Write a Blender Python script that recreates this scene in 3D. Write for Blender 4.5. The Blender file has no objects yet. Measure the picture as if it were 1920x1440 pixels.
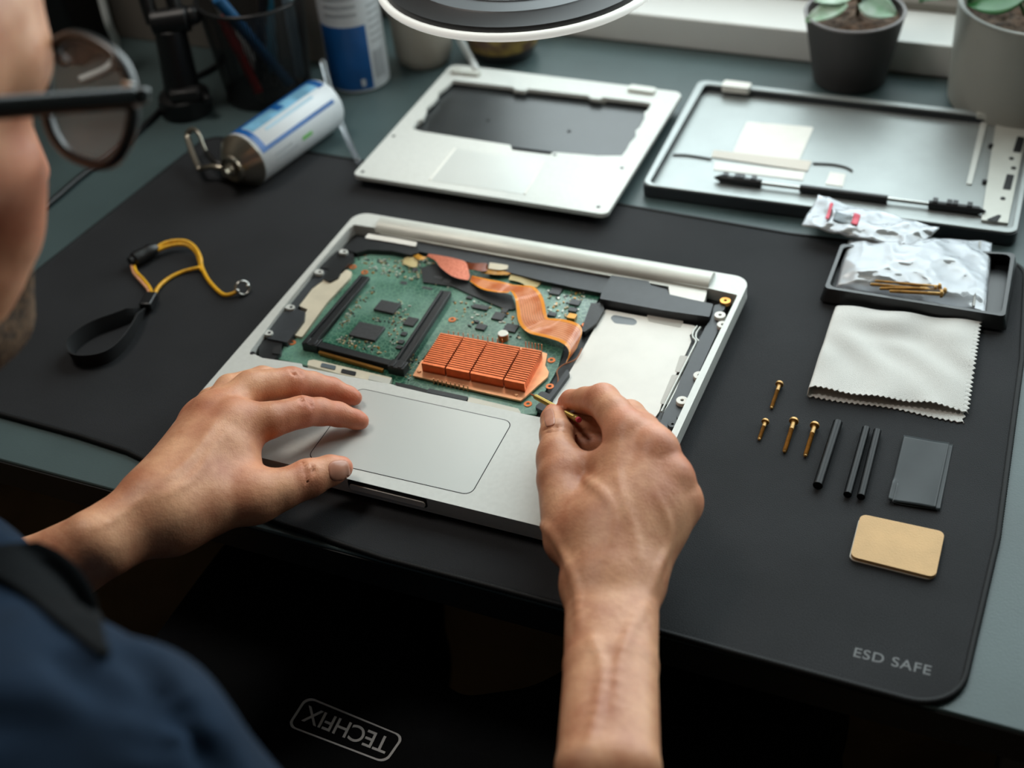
import bpy, bmesh, math, random
import numpy as np
from mathutils import Matrix, Vector, Euler
C = bpy.context.scene
COL = C.collection
random.seed(7)
PI = math.pi

# ------------------------------------------------------------------ camera
CAM_LOC = np.array([0.354278, -0.656117, 0.607172])
CAM_ROT = (0.8715079, 0.0776736, 0.3939231)
FPX = 2552.196                      # focal length in pixels of a 1920 wide frame
cd = bpy.data.cameras.new('camera')
cam = bpy.data.objects.new('camera', cd); COL.objects.link(cam)
cam.location = CAM_LOC; cam.rotation_euler = CAM_ROT
cd.sensor_fit = 'HORIZONTAL'; cd.sensor_width = 36.0; cd.lens = FPX / 1920 * 36.0
cd.clip_start = 0.02; cd.clip_end = 60
cd.dof.use_dof = True; cd.dof.focus_distance = 0.865; cd.dof.aperture_fstop = 4.6
cd.dof.aperture_blades = 9
C.camera = cam
CAM_M = np.array(Euler(CAM_ROT).to_matrix())

# ------------------------------------------------------------------ light
w = bpy.data.worlds.new('overcast_sky'); C.world = w; w.use_nodes = True
bg = w.node_tree.nodes['Background']
bg.inputs[0].default_value = (0.84, 0.96, 0.98, 1); bg.inputs[1].default_value = 6.0
ld = bpy.data.lights.new('window_portal', 'AREA'); ld.shape = 'RECTANGLE'; ld.size = 1.40; ld.size_y = 1.62
ld.cycles.is_portal = True
lo = bpy.data.objects.new('window_portal', ld); COL.objects.link(lo)
lo.location = (0.40, 0.66, 0.90); lo.rotation_euler = (math.radians(-90), 0, 0)
# invented fill light at the upper left (its shade is built with the room)
ld2 = bpy.data.lights.new('added_fill_light', 'AREA'); ld2.shape = 'DISK'; ld2.size = 0.5; ld2.energy = 11.0; ld2.color = (1.0, 0.92, 0.84)
lo2 = bpy.data.objects.new('added_fill_light', ld2); COL.objects.link(lo2); lo2.location = (-0.72, 0.05, 1.78)
vs = C.view_settings
vs.view_transform = 'Standard'; vs.look = 'None'; vs.gamma = 1.0; vs.exposure = 0.0; vs.use_curve_mapping = False
C.display_settings.display_device = 'sRGB'
try:
    C.cycles.max_bounces = 8; C.cycles.transparent_max_bounces = 12; C.cycles.caustics_reflective = False; C.cycles.caustics_refractive = False
    C.cycles.sample_clamp_indirect = 4.0
except Exception:
    pass

# ------------------------------------------------------------------ helpers
def spot(px, py, z=0.0):
    """point of the place seen at a pixel of the photograph, on the level z"""
    d = CAM_M @ np.array([(px - 960) / FPX, -(py - 720) / FPX, -1.0])
    t = (z - CAM_LOC[2]) / d[2]
    return Vector(CAM_LOC + t * d)
def spot_d(px, py, dist):
    return Vector(CAM_LOC + (CAM_M @ np.array([(px - 960) / FPX, -(py - 720) / FPX, -1.0])) * dist)
def depth(p):
    return -float((np.array(p) - CAM_LOC) @ CAM_M[:, 2])
def lin(c):
    c = c / 255.0
    return c / 12.92 if c <= 0.04045 else ((c + 0.055) / 1.055) ** 2.4
def rgb(r, g, b): return (lin(r), lin(g), lin(b), 1.0)

MATS = {}
def mat(name, col, rough=0.5, metal=0.0, var=0.0, scale=40.0, bump=0.0, bscale=None, spec=0.5, trans=0.0, coat=0.0, alpha=1.0,
        col2=None, sss=0.0, ior=1.45, detail=4.0):
    """Principled material with noise-driven colour variation and bump"""
    if name in MATS: return MATS[name]
    m = bpy.data.materials.new(name); m.use_nodes = True; MATS[name] = m
    nt = m.node_tree; N = nt.nodes; L = nt.links; b = N['Principled BSDF']
    b.inputs['Base Color'].default_value = rgb(*col); b.inputs['Roughness'].default_value = rough; b.inputs['Metallic'].default_value = metal
    b.inputs['Specular IOR Level'].default_value = spec; b.inputs['IOR'].default_value = ior
    b.inputs['Transmission Weight'].default_value = trans; b.inputs['Coat Weight'].default_value = coat; b.inputs['Alpha'].default_value = alpha
    if sss:
        b.inputs['Subsurface Weight'].default_value = sss; b.inputs['Subsurface Radius'].default_value = (1.0, 0.35, 0.2); b.inputs['Subsurface Scale'].default_value = 0.004
    tc = N.new('ShaderNodeTexCoord')
    if var or col2:
        n = N.new('ShaderNodeTexNoise'); n.inputs['Scale'].default_value = scale; n.inputs['Detail'].default_value = detail
        L.new(tc.outputs['Object'], n.inputs['Vector'])
        mx = N.new('ShaderNodeMixRGB'); c2 = col2 or tuple(max(0, min(255, x * (1 - var))) for x in col)
        mx.inputs[1].default_value = rgb(*col); mx.inputs[2].default_value = rgb(*c2)
        r = N.new('ShaderNodeValToRGB'); r.color_ramp.elements[0].position = 0.35; r.color_ramp.elements[1].position = 0.65
        L.new(n.outputs['Fac'], r.inputs['Fac']); L.new(r.outputs['Color'], mx.inputs[0]); L.new(mx.outputs[0], b.inputs['Base Color'])
    if bump:
        n2 = N.new('ShaderNodeTexNoise'); n2.inputs['Scale'].default_value = bscale or scale * 4; n2.inputs['Detail'].default_value = 3
        L.new(tc.outputs['Object'], n2.inputs['Vector'])
        bp = N.new('ShaderNodeBump'); bp.inputs['Strength'].default_value = min(1.0, bump); bp.inputs['Distance'].default_value = 0.001
        L.new(n2.outputs['Fac'], bp.inputs['Height']); L.new(bp.outputs['Normal'], b.inputs['Normal'])
    return m

def frame_from(z_axis, x_hint=(1, 0, 0)):
    z = Vector(z_axis).normalized(); x = Vector(x_hint)
    if abs(z.dot(x.normalized())) > 0.98: x = Vector((0, 1, 0))
    y = z.cross(x).normalized(); x = y.cross(z).normalized()
    return Matrix((x, y, z)).transposed()

class B:
    """collects shapes in one bmesh, then links them as ONE mesh object"""
    def __init__(s): s.bm = bmesh.new(); s.uv = None; s.mi = 0
    def quad(s, vs):
        f = s.bm.faces.new(vs); f.material_index = s.mi; return f
    def box(s, c, size, rz=0.0, M=None, taper=1.0):
        R = M if M is not None else Matrix.Rotation(rz, 3, 'Z')
        h = [x / 2 for x in size]; v = []
        for k in (-1, 1):
            t = taper if k > 0 else 1.0
            for i, j in ((-1, -1), (1, -1), (1, 1), (-1, 1)):
                v.append(s.bm.verts.new(Vector(c) + R @ Vector((i * h[0] * t, j * h[1] * t, k * h[2]))))
        for f in ((3, 2, 1, 0), (4, 5, 6, 7), (0, 1, 5, 4), (1, 2, 6, 5), (2, 3, 7, 6), (3, 0, 4, 7)): s.quad([v[i] for i in f])
        return s
    def prism(s, pts, z0, z1, holes=(), M=None, inset=0.0):
        """extrude a closed outline (list of 2-D points, may have holes) between two levels"""
        def signed(p): return sum(p[i][0] * p[(i + 1) % len(p)][1] - p[(i + 1) % len(p)][0] * p[i][1] for i in range(len(p)))
        loops = [list(pts) if signed(pts) > 0 else list(pts)[::-1]] + [list(h) if signed(h) < 0 else list(h)[::-1] for h in holes]
        T = M if M is not None else Matrix.Identity(4)
        bm2 = bmesh.new(); allv = []
        edges = []
        for lp in loops:
            vv = [bm2.verts.new((p[0], p[1], 0)) for p in lp]
            edges += [bm2.edges.new((vv[i], vv[(i + 1) % len(vv)])) for i in range(len(vv))]; allv += vv
        if holes:
            bmesh.ops.triangle_fill(bm2, use_beauty=True, use_dissolve=False, edges=edges, normal=(0, 0, 1))
        else:
            f0 = bm2.faces.new(allv)
            bmesh.ops.triangulate(bm2, faces=[f0])
        bm2.verts.index_update(); idx = {v: i for i, v in enumerate(allv)}
        flat = [v.co.copy() for v in allv]
        up = [s.bm.verts.new(T @ Vector((c.x, c.y, z1))) for c in flat]
        dn = [s.bm.verts.new(T @ Vector((c.x, c.y, z0))) for c in flat]
        for f in bm2.faces:
            ii = [idx[v] for v in f.verts]
            if f.normal.z < 0: ii.reverse()
            s.quad([up[i] for i in ii]); s.quad([dn[i] for i in reversed(ii)])
        k = 0
        for lp in loops:
            n = len(lp)
            for i in range(n):
                a, b_ = k + i, k + (i + 1) % n
                s.quad([dn[a], dn[b_], up[b_], up[a]])
            k += n
        bm2.free(); return s
    def lathe(s, prof, n=32, M=None, close=False):
        """turn a profile [(r, z)...] about the z axis"""
        T = M if M is not None else Matrix.Identity(4)
        rings = []
        for r, z in prof:
            if r < 1e-6: rings.append([s.bm.verts.new(T @ Vector((0, 0, z)))])
            else: rings.append([s.bm.verts.new(T @ Vector((r * math.cos(2 * PI * i / n), r * math.sin(2 * PI * i / n), z))) for i in range(n)])
        if close: rings.append(rings[0])
        for a, b_ in zip(rings, rings[1:]):
            for i in range(n):
                j = (i + 1) % n
                if len(a) == 1 and len(b_) == 1: continue
                if len(a) == 1: s.quad([a[0], b_[j], b_[i]])
                elif len(b_) == 1: s.quad([a[i], a[j], b_[0]])
                else: s.quad([a[i], a[j], b_[j], b_[i]])
        return s
    def cyl(s, a, b_, r, r2=None, n=20):
        a, b_ = Vector(a), Vector(b_); L = (b_ - a).length; r2 = r if r2 is None else r2
        M = Matrix.Translation(a) @ frame_from(b_ - a).to_4x4()
        return s.lathe([(0, 0), (r, 0), (r2, L), (0, L)], n, M)
    def tube(s, pts, r, n=10, closed=False, flat=1.0):
        """round (or flattened) tube along a path; r is one radius or a list"""
        pts = [Vector(p) for p in pts]; m = len(pts); rr = r if isinstance(r, (list, tuple)) else [r] * m
        rings = []; prev = None
        for i, p in enumerate(pts):
            a = pts[(i - 1) % m] if (closed or i > 0) else p; b_ = pts[(i + 1) % m] if (closed or i < m - 1) else p
            t = (b_ - a).normalized()
            if prev is None:
                x = t.orthogonal().normalized()
                if abs(t.z) < 0.9: x = t.cross(Vector((0, 0, 1))).normalized()
            else: x = (prev - t * prev.dot(t)).normalized()
            prev = x; y = t.cross(x)
            rings.append([s.bm.verts.new(p + rr[i] * (math.cos(2 * PI * k / n) * x + flat * math.sin(2 * PI * k / n) * y)) for k in range(n)])
        R = rings + ([rings[0]] if closed else [])
        for a, b_ in zip(R, R[1:]):
            for k in range(n): s.quad([a[k], a[(k + 1) % n], b_[(k + 1) % n], b_[k]])
        if not closed: s.quad(list(reversed(rings[0]))); s.quad(rings[-1])
        return s
    def grid(s, f, nu, nv, thick=0.0, uvs=False, closed_u=False):
        """sheet from a function f(u, v); with thickness it becomes a closed slab"""
        P = [[Vector(f(i / (nu - 1), j / (nv - 1))) for j in range(nv)] for i in range(nu)]
        def nor(i, j):
            a = P[min(i + 1, nu - 1)][j] - P[max(i - 1, 0)][j]; b_ = P[i][min(j + 1, nv - 1)] - P[i][max(j - 1, 0)]
            return a.cross(b_).normalized()
        top = [[s.bm.verts.new(P[i][j] + (nor(i, j) * thick * .5 if thick else Vector())) for j in range(nv)] for i in range(nu)]
        uvl = s.bm.loops.layers.uv.verify() if uvs else None
        def put(q, cs):
            fc = s.quad(q)
            if uvs:
                for l, (i, j) in zip(fc.loops, cs): l[uvl].uv = (i / (nu - 1), j / (nv - 1))
        for i in range(nu - 1):
            for j in range(nv - 1):
                cs = [(i, j), (i + 1, j), (i + 1, j + 1), (i, j + 1)]; put([top[a][b_] for a, b_ in cs], cs)
        if thick:
            bot = [[s.bm.verts.new(P[i][j] - nor(i, j) * thick * .5) for j in range(nv)] for i in range(nu)]
            for i in range(nu - 1):
                for j in range(nv - 1):
                    cs = [(i, j + 1), (i + 1, j + 1), (i + 1, j), (i, j)]; put([bot[a][b_] for a, b_ in cs], cs)
            for i in range(nu - 1):
                put([top[i + 1][0], top[i][0], bot[i][0], bot[i + 1][0]], [(i + 1, 0), (i, 0), (i, 0), (i + 1, 0)])
                put([top[i][-1], top[i + 1][-1], bot[i + 1][-1], bot[i][-1]], [(i, nv - 1), (i + 1, nv - 1), (i + 1, nv - 1), (i, nv - 1)])
            for j in range(nv - 1):
                put([top[0][j], top[0][j + 1], bot[0][j + 1], bot[0][j]], [(0, j), (0, j + 1), (0, j + 1), (0, j)])
                put([top[-1][j + 1], top[-1][j], bot[-1][j], bot[-1][j + 1]], [(nu - 1, j + 1), (nu - 1, j), (nu - 1, j), (nu - 1, j + 1)])
        return s
    def ball(s, c, r, n=16, sc=(1, 1, 1)):
        prof = [(r * math.sin(PI * i / (n // 2)), -r * math.cos(PI * i / (n // 2))) for i in range(n // 2 + 1)]
        prof[0] = (0, -r); prof[-1] = (0, r)
        return s.lathe(prof, n, Matrix.Translation(Vector(c)) @ Matrix.Diagonal((*sc, 1)))
    def obj(s, name, m, parent=None, smooth=35, bevel=0.0, seg=2, kind=None, label=None, sub=0, local=False):
        me = bpy.data.meshes.new(name); bmesh.ops.recalc_face_normals(s.bm, faces=s.bm.faces[:]); s.bm.to_mesh(me); s.bm.free()
        return link_mesh(me, name, m, parent, smooth, bevel, seg, kind, label, sub, local)

def link_mesh(me, name, m, parent=None, smooth=35, bevel=0.0, seg=2, kind=None, label=None, sub=0, local=False):
    for x in (m if isinstance(m, (list, tuple)) else [m]): me.materials.append(x)
    o = bpy.data.objects.new(name, me); COL.objects.link(o)
    if smooth:
        for p in me.polygons: p.use_smooth = True
        if smooth < 180: me.set_sharp_from_angle(angle=math.radians(smooth))
    if bevel:
        md = o.modifiers.new('bevel', 'BEVEL'); md.width = bevel; md.segments = seg; md.limit_method = 'ANGLE'; md.angle_limit = math.radians(40)
    if sub:
        md = o.modifiers.new('subdivision', 'SUBSURF'); md.levels = sub; md.render_levels = sub
    if parent is not None:
        o.parent = parent
        if parent.type == 'EMPTY' and not local: o.matrix_parent_inverse = Matrix.Translation(-parent.location)
    if kind: o['kind'] = kind
    if label: o['label'] = label
    return o
def tag(o, label, cat, group=None, kind=None):
    o['label'] = label; o['category'] = cat
    if group: o['group'] = group
    if kind: o['kind'] = kind
    return o
def thing(name, label, cat, loc=(0, 0, 0), group=None):
    o = bpy.data.objects.new(name, None); o.empty_display_size = 0.02; COL.objects.link(o); o.location = loc
    return tag(o, label, cat, group)
def dup(root, label=None):
    """a copy of a thing with copies of its parts and sub-parts"""
    r = root.copy(); COL.objects.link(r)
    if label: r['label'] = label
    for ch in list(root.children):
        c = ch.copy(); COL.objects.link(c); c.parent = r
        for g in list(ch.children):
            d = g.copy(); COL.objects.link(d); d.parent = c
    return r
def struct(b, name, m, **k):
    o = b.obj(name, m, **k); o['kind'] = 'structure'; return o
def xy(p): return (p[0], p[1])
def outline(pxs, z): return [xy(spot(a, b_, z)) for a, b_ in pxs]
def rounded(pts, r, n=6):
    """round the corners of an outline; r is one radius or one per corner"""
    out = []; m = len(pts)
    for i in range(m):
        p = Vector(pts[i]); a = Vector(pts[i - 1]) - p; b_ = Vector(pts[(i + 1) % m]) - p
        ri = r[i] if isinstance(r, (list, tuple)) else r
        la, lb = a.length, b_.length; a.normalize(); b_.normalize()
        ang = math.acos(max(-1, min(1, a.dot(b_))))
        if ri <= 0 or abs(ang - PI) < 0.05: out.append((p.x, p.y)); continue
        t = min(ri / math.tan(ang / 2), la * .49, lb * .49); rr = t * math.tan(ang / 2)
        cdir = (a + b_).normalized(); c = p + cdir * (rr / math.sin(ang / 2))
        s0 = p + a * t - c; s1 = p + b_ * t - c
        a0 = math.atan2(s0.y, s0.x); da = math.atan2(s1.y, s1.x) - a0
        while da > PI: da -= 2 * PI
        while da < -PI: da += 2 * PI
        for k in range(n + 1): out.append((c.x + rr * math.cos(a0 + da * k / n), c.y + rr * math.sin(a0 + da * k / n)))
    return out
def rect(cx, cy, w_, h_, a=0.0):
    c, s_ = math.cos(a), math.sin(a)
    return [(cx + c * u * w_ / 2 - s_ * v * h_ / 2, cy + s_ * u * w_ / 2 + c * v * h_ / 2) for u, v in ((-1, -1), (1, -1), (1, 1), (-1, 1))]
def smooth_path(pts, per=8, closed=False):
    pts = [Vector(p) for p in pts]; out = []; m = len(pts); last = m if closed else m - 1
    for i in range(last):
        p0 = pts[i - 1] if (closed or i > 0) else pts[i]; p1 = pts[i]; p2 = pts[(i + 1) % m]
        p3 = pts[(i + 2) % m] if (closed or i + 2 < m) else p2
        for k in range(per):
            t = k / per
            out.append(0.5 * ((2 * p1) + (p2 - p0) * t + (2 * p0 - 5 * p1 + 4 * p2 - p3) * t * t + (3 * p1 - p0 - 3 * p2 + p3) * t ** 3))
    if not closed: out.append(pts[-1])
    return out
def text_mesh(name, body, m, parent, origin, x_dir, size, up=(0, 0, 1), extrude=0.0001, spacing=1.0, y_dir=None, bold=0.0):
    cu = bpy.data.curves.new(name, 'FONT'); cu.body = body; cu.size = size; cu.extrude = extrude; cu.space_character = spacing; cu.offset = bold
    to = bpy.data.objects.new(name, cu); COL.objects.link(to)
    dg = bpy.context.evaluated_depsgraph_get(); me = bpy.data.meshes.new_from_object(to.evaluated_get(dg))
    bpy.data.objects.remove(to); me.name = name
    x = Vector(x_dir).normalized(); z = Vector(up).normalized(); y = z.cross(x).normalized() if y_dir is None else Vector(y_dir)
    me.transform(Matrix.Translation(Vector(origin)) @ Matrix((x, y, z)).transposed().to_4x4())
    return link_mesh(me, name, m, parent, smooth=0)

# ------------------------------------------------------------------ room
M_wall = mat('wall_paint', (120, 116, 108), 0.85, var=0.03, scale=3, bump=0.15, bscale=300)
M_wallg = mat('grey_wall_paint', (138, 132, 124), 0.85, var=0.04, scale=3, bump=0.15, bscale=300)
M_sill = mat('white_lacquer', (226, 226, 222), 0.45, var=0.02, scale=8)
M_floor = mat('floor_wood', (140, 112, 80), 0.55, var=0.25, scale=6, bump=0.2, bscale=60)
Z0 = -0.745; DESK = -0.003
struct(B().box((0.15, -0.85, Z0 - .05), (3.5, 3.9, 0.1)), 'floor', M_floor)
struct(B().box((0.15, -0.85, 2.05), (3.5, 3.9, 0.1)), 'ceiling', M_wall)
b = B()
b.box((0.79, 0.71, -0.355), (2.24, 0.26, 0.78))                        # parapet under the sill
b.box((0.40, 0.74, 1.86), (1.46, 0.2, 0.28))
b.box((1.515, 0.74, 1.0175), (0.79, 0.2, 1.965))
struct(b, 'wall_back', M_wallg, smooth=0)
struct(B().box((-0.93, 0.62, 0.6275), (1.20, 0.44, 2.745)), 'trim_2', M_wallg, smooth=0)   # wall pier left of the window
struct(B().box((-1.55, -0.85, 0.6275), (0.1, 3.9, 2.745)), 'wall_left', M_wallg)
struct(B().box((1.86, -0.85, 0.6275), (0.1, 3.9, 2.745)), 'wall_right', M_wall)
struct(B().box((0.15, -2.78, 0.6275), (3.5, 0.1, 2.745)), 'wall_front', M_wallg)
b = B().box((0.575, 0.5585, 0.0115), (1.81, 0.087, 0.031)).box((0.575, 0.6005, 0.0315), (1.81, 0.003, 0.006))
struct(b, 'trim_1', M_sill, bevel=0.002)
fr = B()
fr.box((0.40, 0.645, 0.074), (1.44, 0.05, 0.084)); fr.box((0.40, 0.645, 1.715), (1.44, 0.05, 0.07))
for x in (-0.285, 0.40, 1.085): fr.box((x, 0.645, 0.90), (0.06, 0.05, 1.57))
fr.box((0.40, 0.618, 0.043), (1.44, 0.016, 0.02))
wf = struct(fr, 'window_1', M_sill, bevel=0.003)
mg = bpy.data.materials.new('window_glass'); mg.use_nodes = True; nt = mg.node_tree
for n in list(nt.nodes): nt.nodes.remove(n)
o_ = nt.nodes.new('ShaderNodeOutputMaterial'); t_ = nt.nodes.new('ShaderNodeBsdfTransparent'); g_ = nt.nodes.new('ShaderNodeBsdfGlossy'); x_ = nt.nodes.new('ShaderNodeMixShader')
g_.inputs['Roughness'].default_value = 0.02; x_.inputs[0].default_value = 0.06
nt.links.new(t_.outputs[0], x_.inputs[1]); nt.links.new(g_.outputs[0], x_.inputs[2]); nt.links.new(x_.outputs[0], o_.inputs[0])
for x in (0.0575, 0.7425): B().box((x, 0.65, 0.90), (0.63, 0.004, 1.57)).obj('pane', mg, wf)
cl_ = B().lathe([(0.0, 2.0), (0.30, 2.0), (0.30, 1.82), (0.29, 1.82), (0.28, 1.98), (0, 1.985)], 40, Matrix.Translation((-0.72, 0.05, 0))).obj('added_lamp_shade', M_sill, kind='structure')  # unseen shade added to house the invented fill light

# ------------------------------------------------------------------ desk
M_desk = mat('desk_laminate', (72, 88, 89), 0.38, var=0.10, scale=9, bump=0.12, bscale=700, spec=0.45)
M_deskleg = mat('desk_leg_metal', (60, 62, 60), 0.5, metal=0.0)
YF = -0.1812
desk = thing('desk', 'wide dark grey-green desk standing under the window sill', 'desk', (0.1, 0.16, Z0))
B().prism([(-1.13, YF), (1.37, YF), (1.37, .513), (-.326, .513), (-.326, .397), (-1.13, .397)], DESK - .025, DESK).obj('desktop', M_desk, desk, bevel=0.0015)
B().box((0.12, YF - .0004, DESK - 0.0135), (2.5, .001, 0.0225)).obj('edge_band', mat('black_edge_band', (20, 22, 23), .5), desk, label='black band along the front edge')
for x, y in ((0.405, -0.135), (-1.02, -0.12), (1.28, -0.12), (-1.02, 0.47 - .1), (1.28, 0.47)):
    B().box((x, y, (Z0 + DESK - 0.025) / 2), (0.035, 0.035, DESK - 0.025 - Z0)).obj('leg', M_deskleg, desk, bevel=0.002)

# ------------------------------------------------------------------ work mat
M_mat = mat('mat_fabric', (42, 43, 45), 0.75, var=0.14, scale=14, bump=0.55, bscale=1500, spec=0.22)
M_matedge = mat('mat_stitching', (20, 21, 22), 0.6, var=0.3, scale=900, spec=0.25)
M_print = mat('grey_print', (100, 102, 103), 0.6)
mo = [(-0.405, -0.144), (-0.304, -0.144), (-0.235, -0.1455), (-0.192, -0.1485), (-0.12, -0.163), (-0.06, -0.1745), (0.02, -0.1805), (0.15, -0.1805),
      (0.3595, -0.1825), (0.3625, -0.05), (0.3555, 0.12), (0.3445, 0.2385), (0.17, 0.2265), (0.034, 0.2305), (-0.15, 0.235), (-0.371, 0.238)]
mo = rounded(mo, [0.01, 0, 0.02, 0.03, 0.03, 0.04, 0.05, 0, 0.026, 0, 0, 0.02, 0.1, 0.1, 0, 0.015], 8)
wm = thing('work_mat', 'black fabric work mat with stitched edge lying under the opened laptop', 'mat', (0, 0, DESK))
b = B().prism(mo, DESK, 0.0); b.obj('mat_sheet', M_mat, wm, smooth=30)
# stitched border: a thread wound round the rim
ring = []
L_ = [Vector((p[0], p[1], 0)) for p in mo]
step = 0.0011; acc = 0
for i in range(len(L_)):
    a, c = L_[i], L_[(i + 1) % len(L_)]; seg = (c - a).length
    while acc < seg: ring.append(a.lerp(c, acc / seg) + Vector((0, 0, -0.0010))); acc += step
    acc -= seg
ring = ring[:len(ring) // 2 * 2]
B().tube(ring, [0.0023 if i % 2 else 0.0018 for i in range(len(ring))], 8, closed=True).obj('stitched_edge', M_matedge, wm, smooth=180, label='shiny black stitched border of the mat')
ta, tb = spot(1597.5, 1230, 0.0), spot(1735, 1264, 0.0)
tx = (tb - ta); t0 = text_mesh('printed_text', 'ESD SAFE', M_print, wm, (ta.x, ta.y, 0.00005), tx, 0.0093, spacing=1.12, extrude=0.00004, bold=0.00012)

# ------------------------------------------------------------------ opened laptop
M_alu = mat('aluminium', (206, 208, 203), 0.52, metal=0.18, var=0.02, scale=300, bump=0.05, bscale=2500, spec=.35)
M_alu2 = mat('brushed_aluminium', (198, 199, 191), 0.45, metal=0.25, var=0.02, scale=60)
M_pad = mat('trackpad_glass', (200, 203, 199), 0.36, metal=0.2)
M_blk = mat('black_plastic', (24, 26, 28), 0.42, var=0.08, scale=90, bump=0.1, bscale=500)
M_blkm = mat('dark_grey_plastic', (50, 54, 58), 0.45, var=0.08, scale=120)
M_pcb = None
M_white = mat('white_paint_metal', (232, 230, 222), 0.5, var=0.03, scale=40)
M_beige = mat('beige_film', (214, 205, 182), 0.55, var=0.06, scale=60)
M_tab = mat('grey_tape', (186, 183, 175), 0.5)
M_gold = mat('brass_pins', (196, 140, 70), 0.35, metal=0.8)
M_cu = mat('copper', (230, 124, 76), 0.36, metal=0.7, var=0.08, scale=220)
M_cu2 = mat('copper_base', (244, 176, 130), 0.36, metal=0.6, var=0.08, scale=120)
M_chip = mat('chip_epoxy', (62, 64, 66), 0.42, var=0.12, scale=400)
M_ring = mat('copper_pad', (214, 120, 66), 0.4, metal=0.5)
M_steel = mat('steel', (190, 190, 186), 0.25, metal=1.0)
M_dark = mat('hole_black', (12, 13, 14), 0.6)
M_solder = mat('solder', (214, 214, 204), 0.35, metal=0.5)
M_tan = mat('tan_component', (186, 168, 130), 0.5)
M_lens = mat('grey_lens', (96, 106, 112), 0.25)

def make_pcb():
    m = bpy.data.materials.new('circuit_board_green'); m.use_nodes = True; nt = m.node_tree; N = nt.nodes; L = nt.links; p = N['Principled BSDF']
    p.inputs['Roughness'].default_value = 0.33; p.inputs['Specular IOR Level'].default_value = 0.6; p.inputs['Coat Weight'].default_value = 0.6; p.inputs['Coat Roughness'].default_value = 0.22
    tc = N.new('ShaderNodeTexCoord')
    n = N.new('ShaderNodeTexNoise'); n.inputs['Scale'].default_value = 17; n.inputs['Detail'].default_value = 3; L.new(tc.outputs['Object'], n.inputs['Vector'])
    r = N.new('ShaderNodeValToRGB'); e = r.color_ramp.elements
    e[0].position = .45; e[0].color = rgb(12, 84, 64); e[1].position = .70; e[1].color = rgb(116, 160, 144)
    L.new(n.outputs['Fac'], r.inputs['Fac'])
    wv = N.new('ShaderNodeTexVoronoi'); wv.feature = 'DISTANCE_TO_EDGE'; wv.distance = 'MANHATTAN' if hasattr(wv, 'distance') else wv.distance; wv.inputs['Scale'].default_value = 260
    L.new(tc.outputs['Object'], wv.inputs['Vector'])
    lt = N.new('ShaderNodeMath'); lt.operation = 'LESS_THAN'; lt.inputs[1].default_value = 0.06; L.new(wv.outputs['Distance'], lt.inputs[0])
    mx = N.new('ShaderNodeMixRGB'); mx.inputs[2].default_value = rgb(120, 166, 138); L.new(r.outputs['Color'], mx.inputs[1])
    ml = N.new('ShaderNodeMath'); ml.operation = 'MULTIPLY'; ml.inputs[1].default_value = 0.5; L.new(lt.outputs[0], ml.inputs[0]); L.new(ml.outputs[0], mx.inputs[0])
    L.new(mx.outputs[0], p.inputs['Base Color'])
    return m
M_pcb = make_pcb()

LT = 0.016
lap = thing('laptop', 'silver laptop with keyboard removed and green circuit board exposed on the mat', 'laptop', (0, 0, 0))
X0, X1, Y0, Y1 = -0.1625, 0.1625, -0.1402, 0.1402
n1, n2 = spot(657, 894, LT), spot(797, 932, LT)
nx0, nx1 = n1.x, n2.x
outer = [(X0, Y0), (X1, Y0), (X1, Y1), (X0, Y1)]
outer_r = rounded(outer, [.011, .011, .012, .012], 8)
open_px = [(654, 428), (664, 421), (704, 427), (1326, 540), (1383, 553), (1340, 640), (1300, 722), (1256, 817), (1130, 805), (1016, 783), (982, 776), (873, 752), (800, 737), (745, 724), (737, 721), (655, 706), (568, 688), (566, 682), (492, 671), (468, 660), (520, 590), (590, 503)]
hole = rounded(outline(open_px, LT), .0015, 3)
case_b = B().prism(outer_r, 0.006, LT, holes=[hole])
full = rounded([(X0, Y0), (X1, Y0), (X1, Y1), (X0, Y1)], .011, 8)
case_b.prism([(x * .985, y * .985 - .0) for x, y in full], 0.0015, 0.004)
case_b.prism(full, 0.004, 0.0062)
case = case_b.obj('case', M_alu, lap, smooth=25, bevel=0.0004)
for x in (-.13, .13):
    for y in (-.11, .11): B().cyl((x, y, 0), (x, y, .002), .006).obj('rubber_foot', M_blk, lap)
Mn = Matrix(((1, 0, 0, 0), (0, 0, -1, 0), (0, 1, 0, 0), (0, 0, 0, 1)))
def front_bar(x0, x1, z0, z1, out, r): return B().prism(rounded([(x0, z0), (x1, z0), (x1, z1), (x0, z1)], r, 6), -Y0 - .001, -Y0 + out, M=Mn)
front_bar(nx0 - .001, nx1 + .0012, .0074, LT - .0001, .0003, .0020).obj('thumb_notch', M_dark, lap)
front_bar(nx0, nx1, .0080, .0126, .0011, .0021).obj('opening_strip', M_white, lap, bevel=.0003, label='pale strip in the thumb notch of the front edge')
# trackpad and its dark gap
tp = outline([(672, 728), (960, 791), (882, 928), (577, 858)], LT)
def grow(pts, d):
    cx = sum(p[0] for p in pts) / len(pts); cy = sum(p[1] for p in pts) / len(pts)
    return [(p[0] + math.copysign(d, p[0] - cx), p[1] + math.copysign(d, p[1] - cy)) for p in pts]
B().prism(rounded(grow(tp, .0006), .0062, 6), LT - .002, LT + .00006, holes=[rounded(tp, .0057, 6)]).obj('trackpad_gap', M_dark, lap, smooth=0)
B().prism(rounded(tp, .0057, 6), LT - .002, LT + .00012).obj('trackpad', M_pad, lap, smooth=30)
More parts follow.
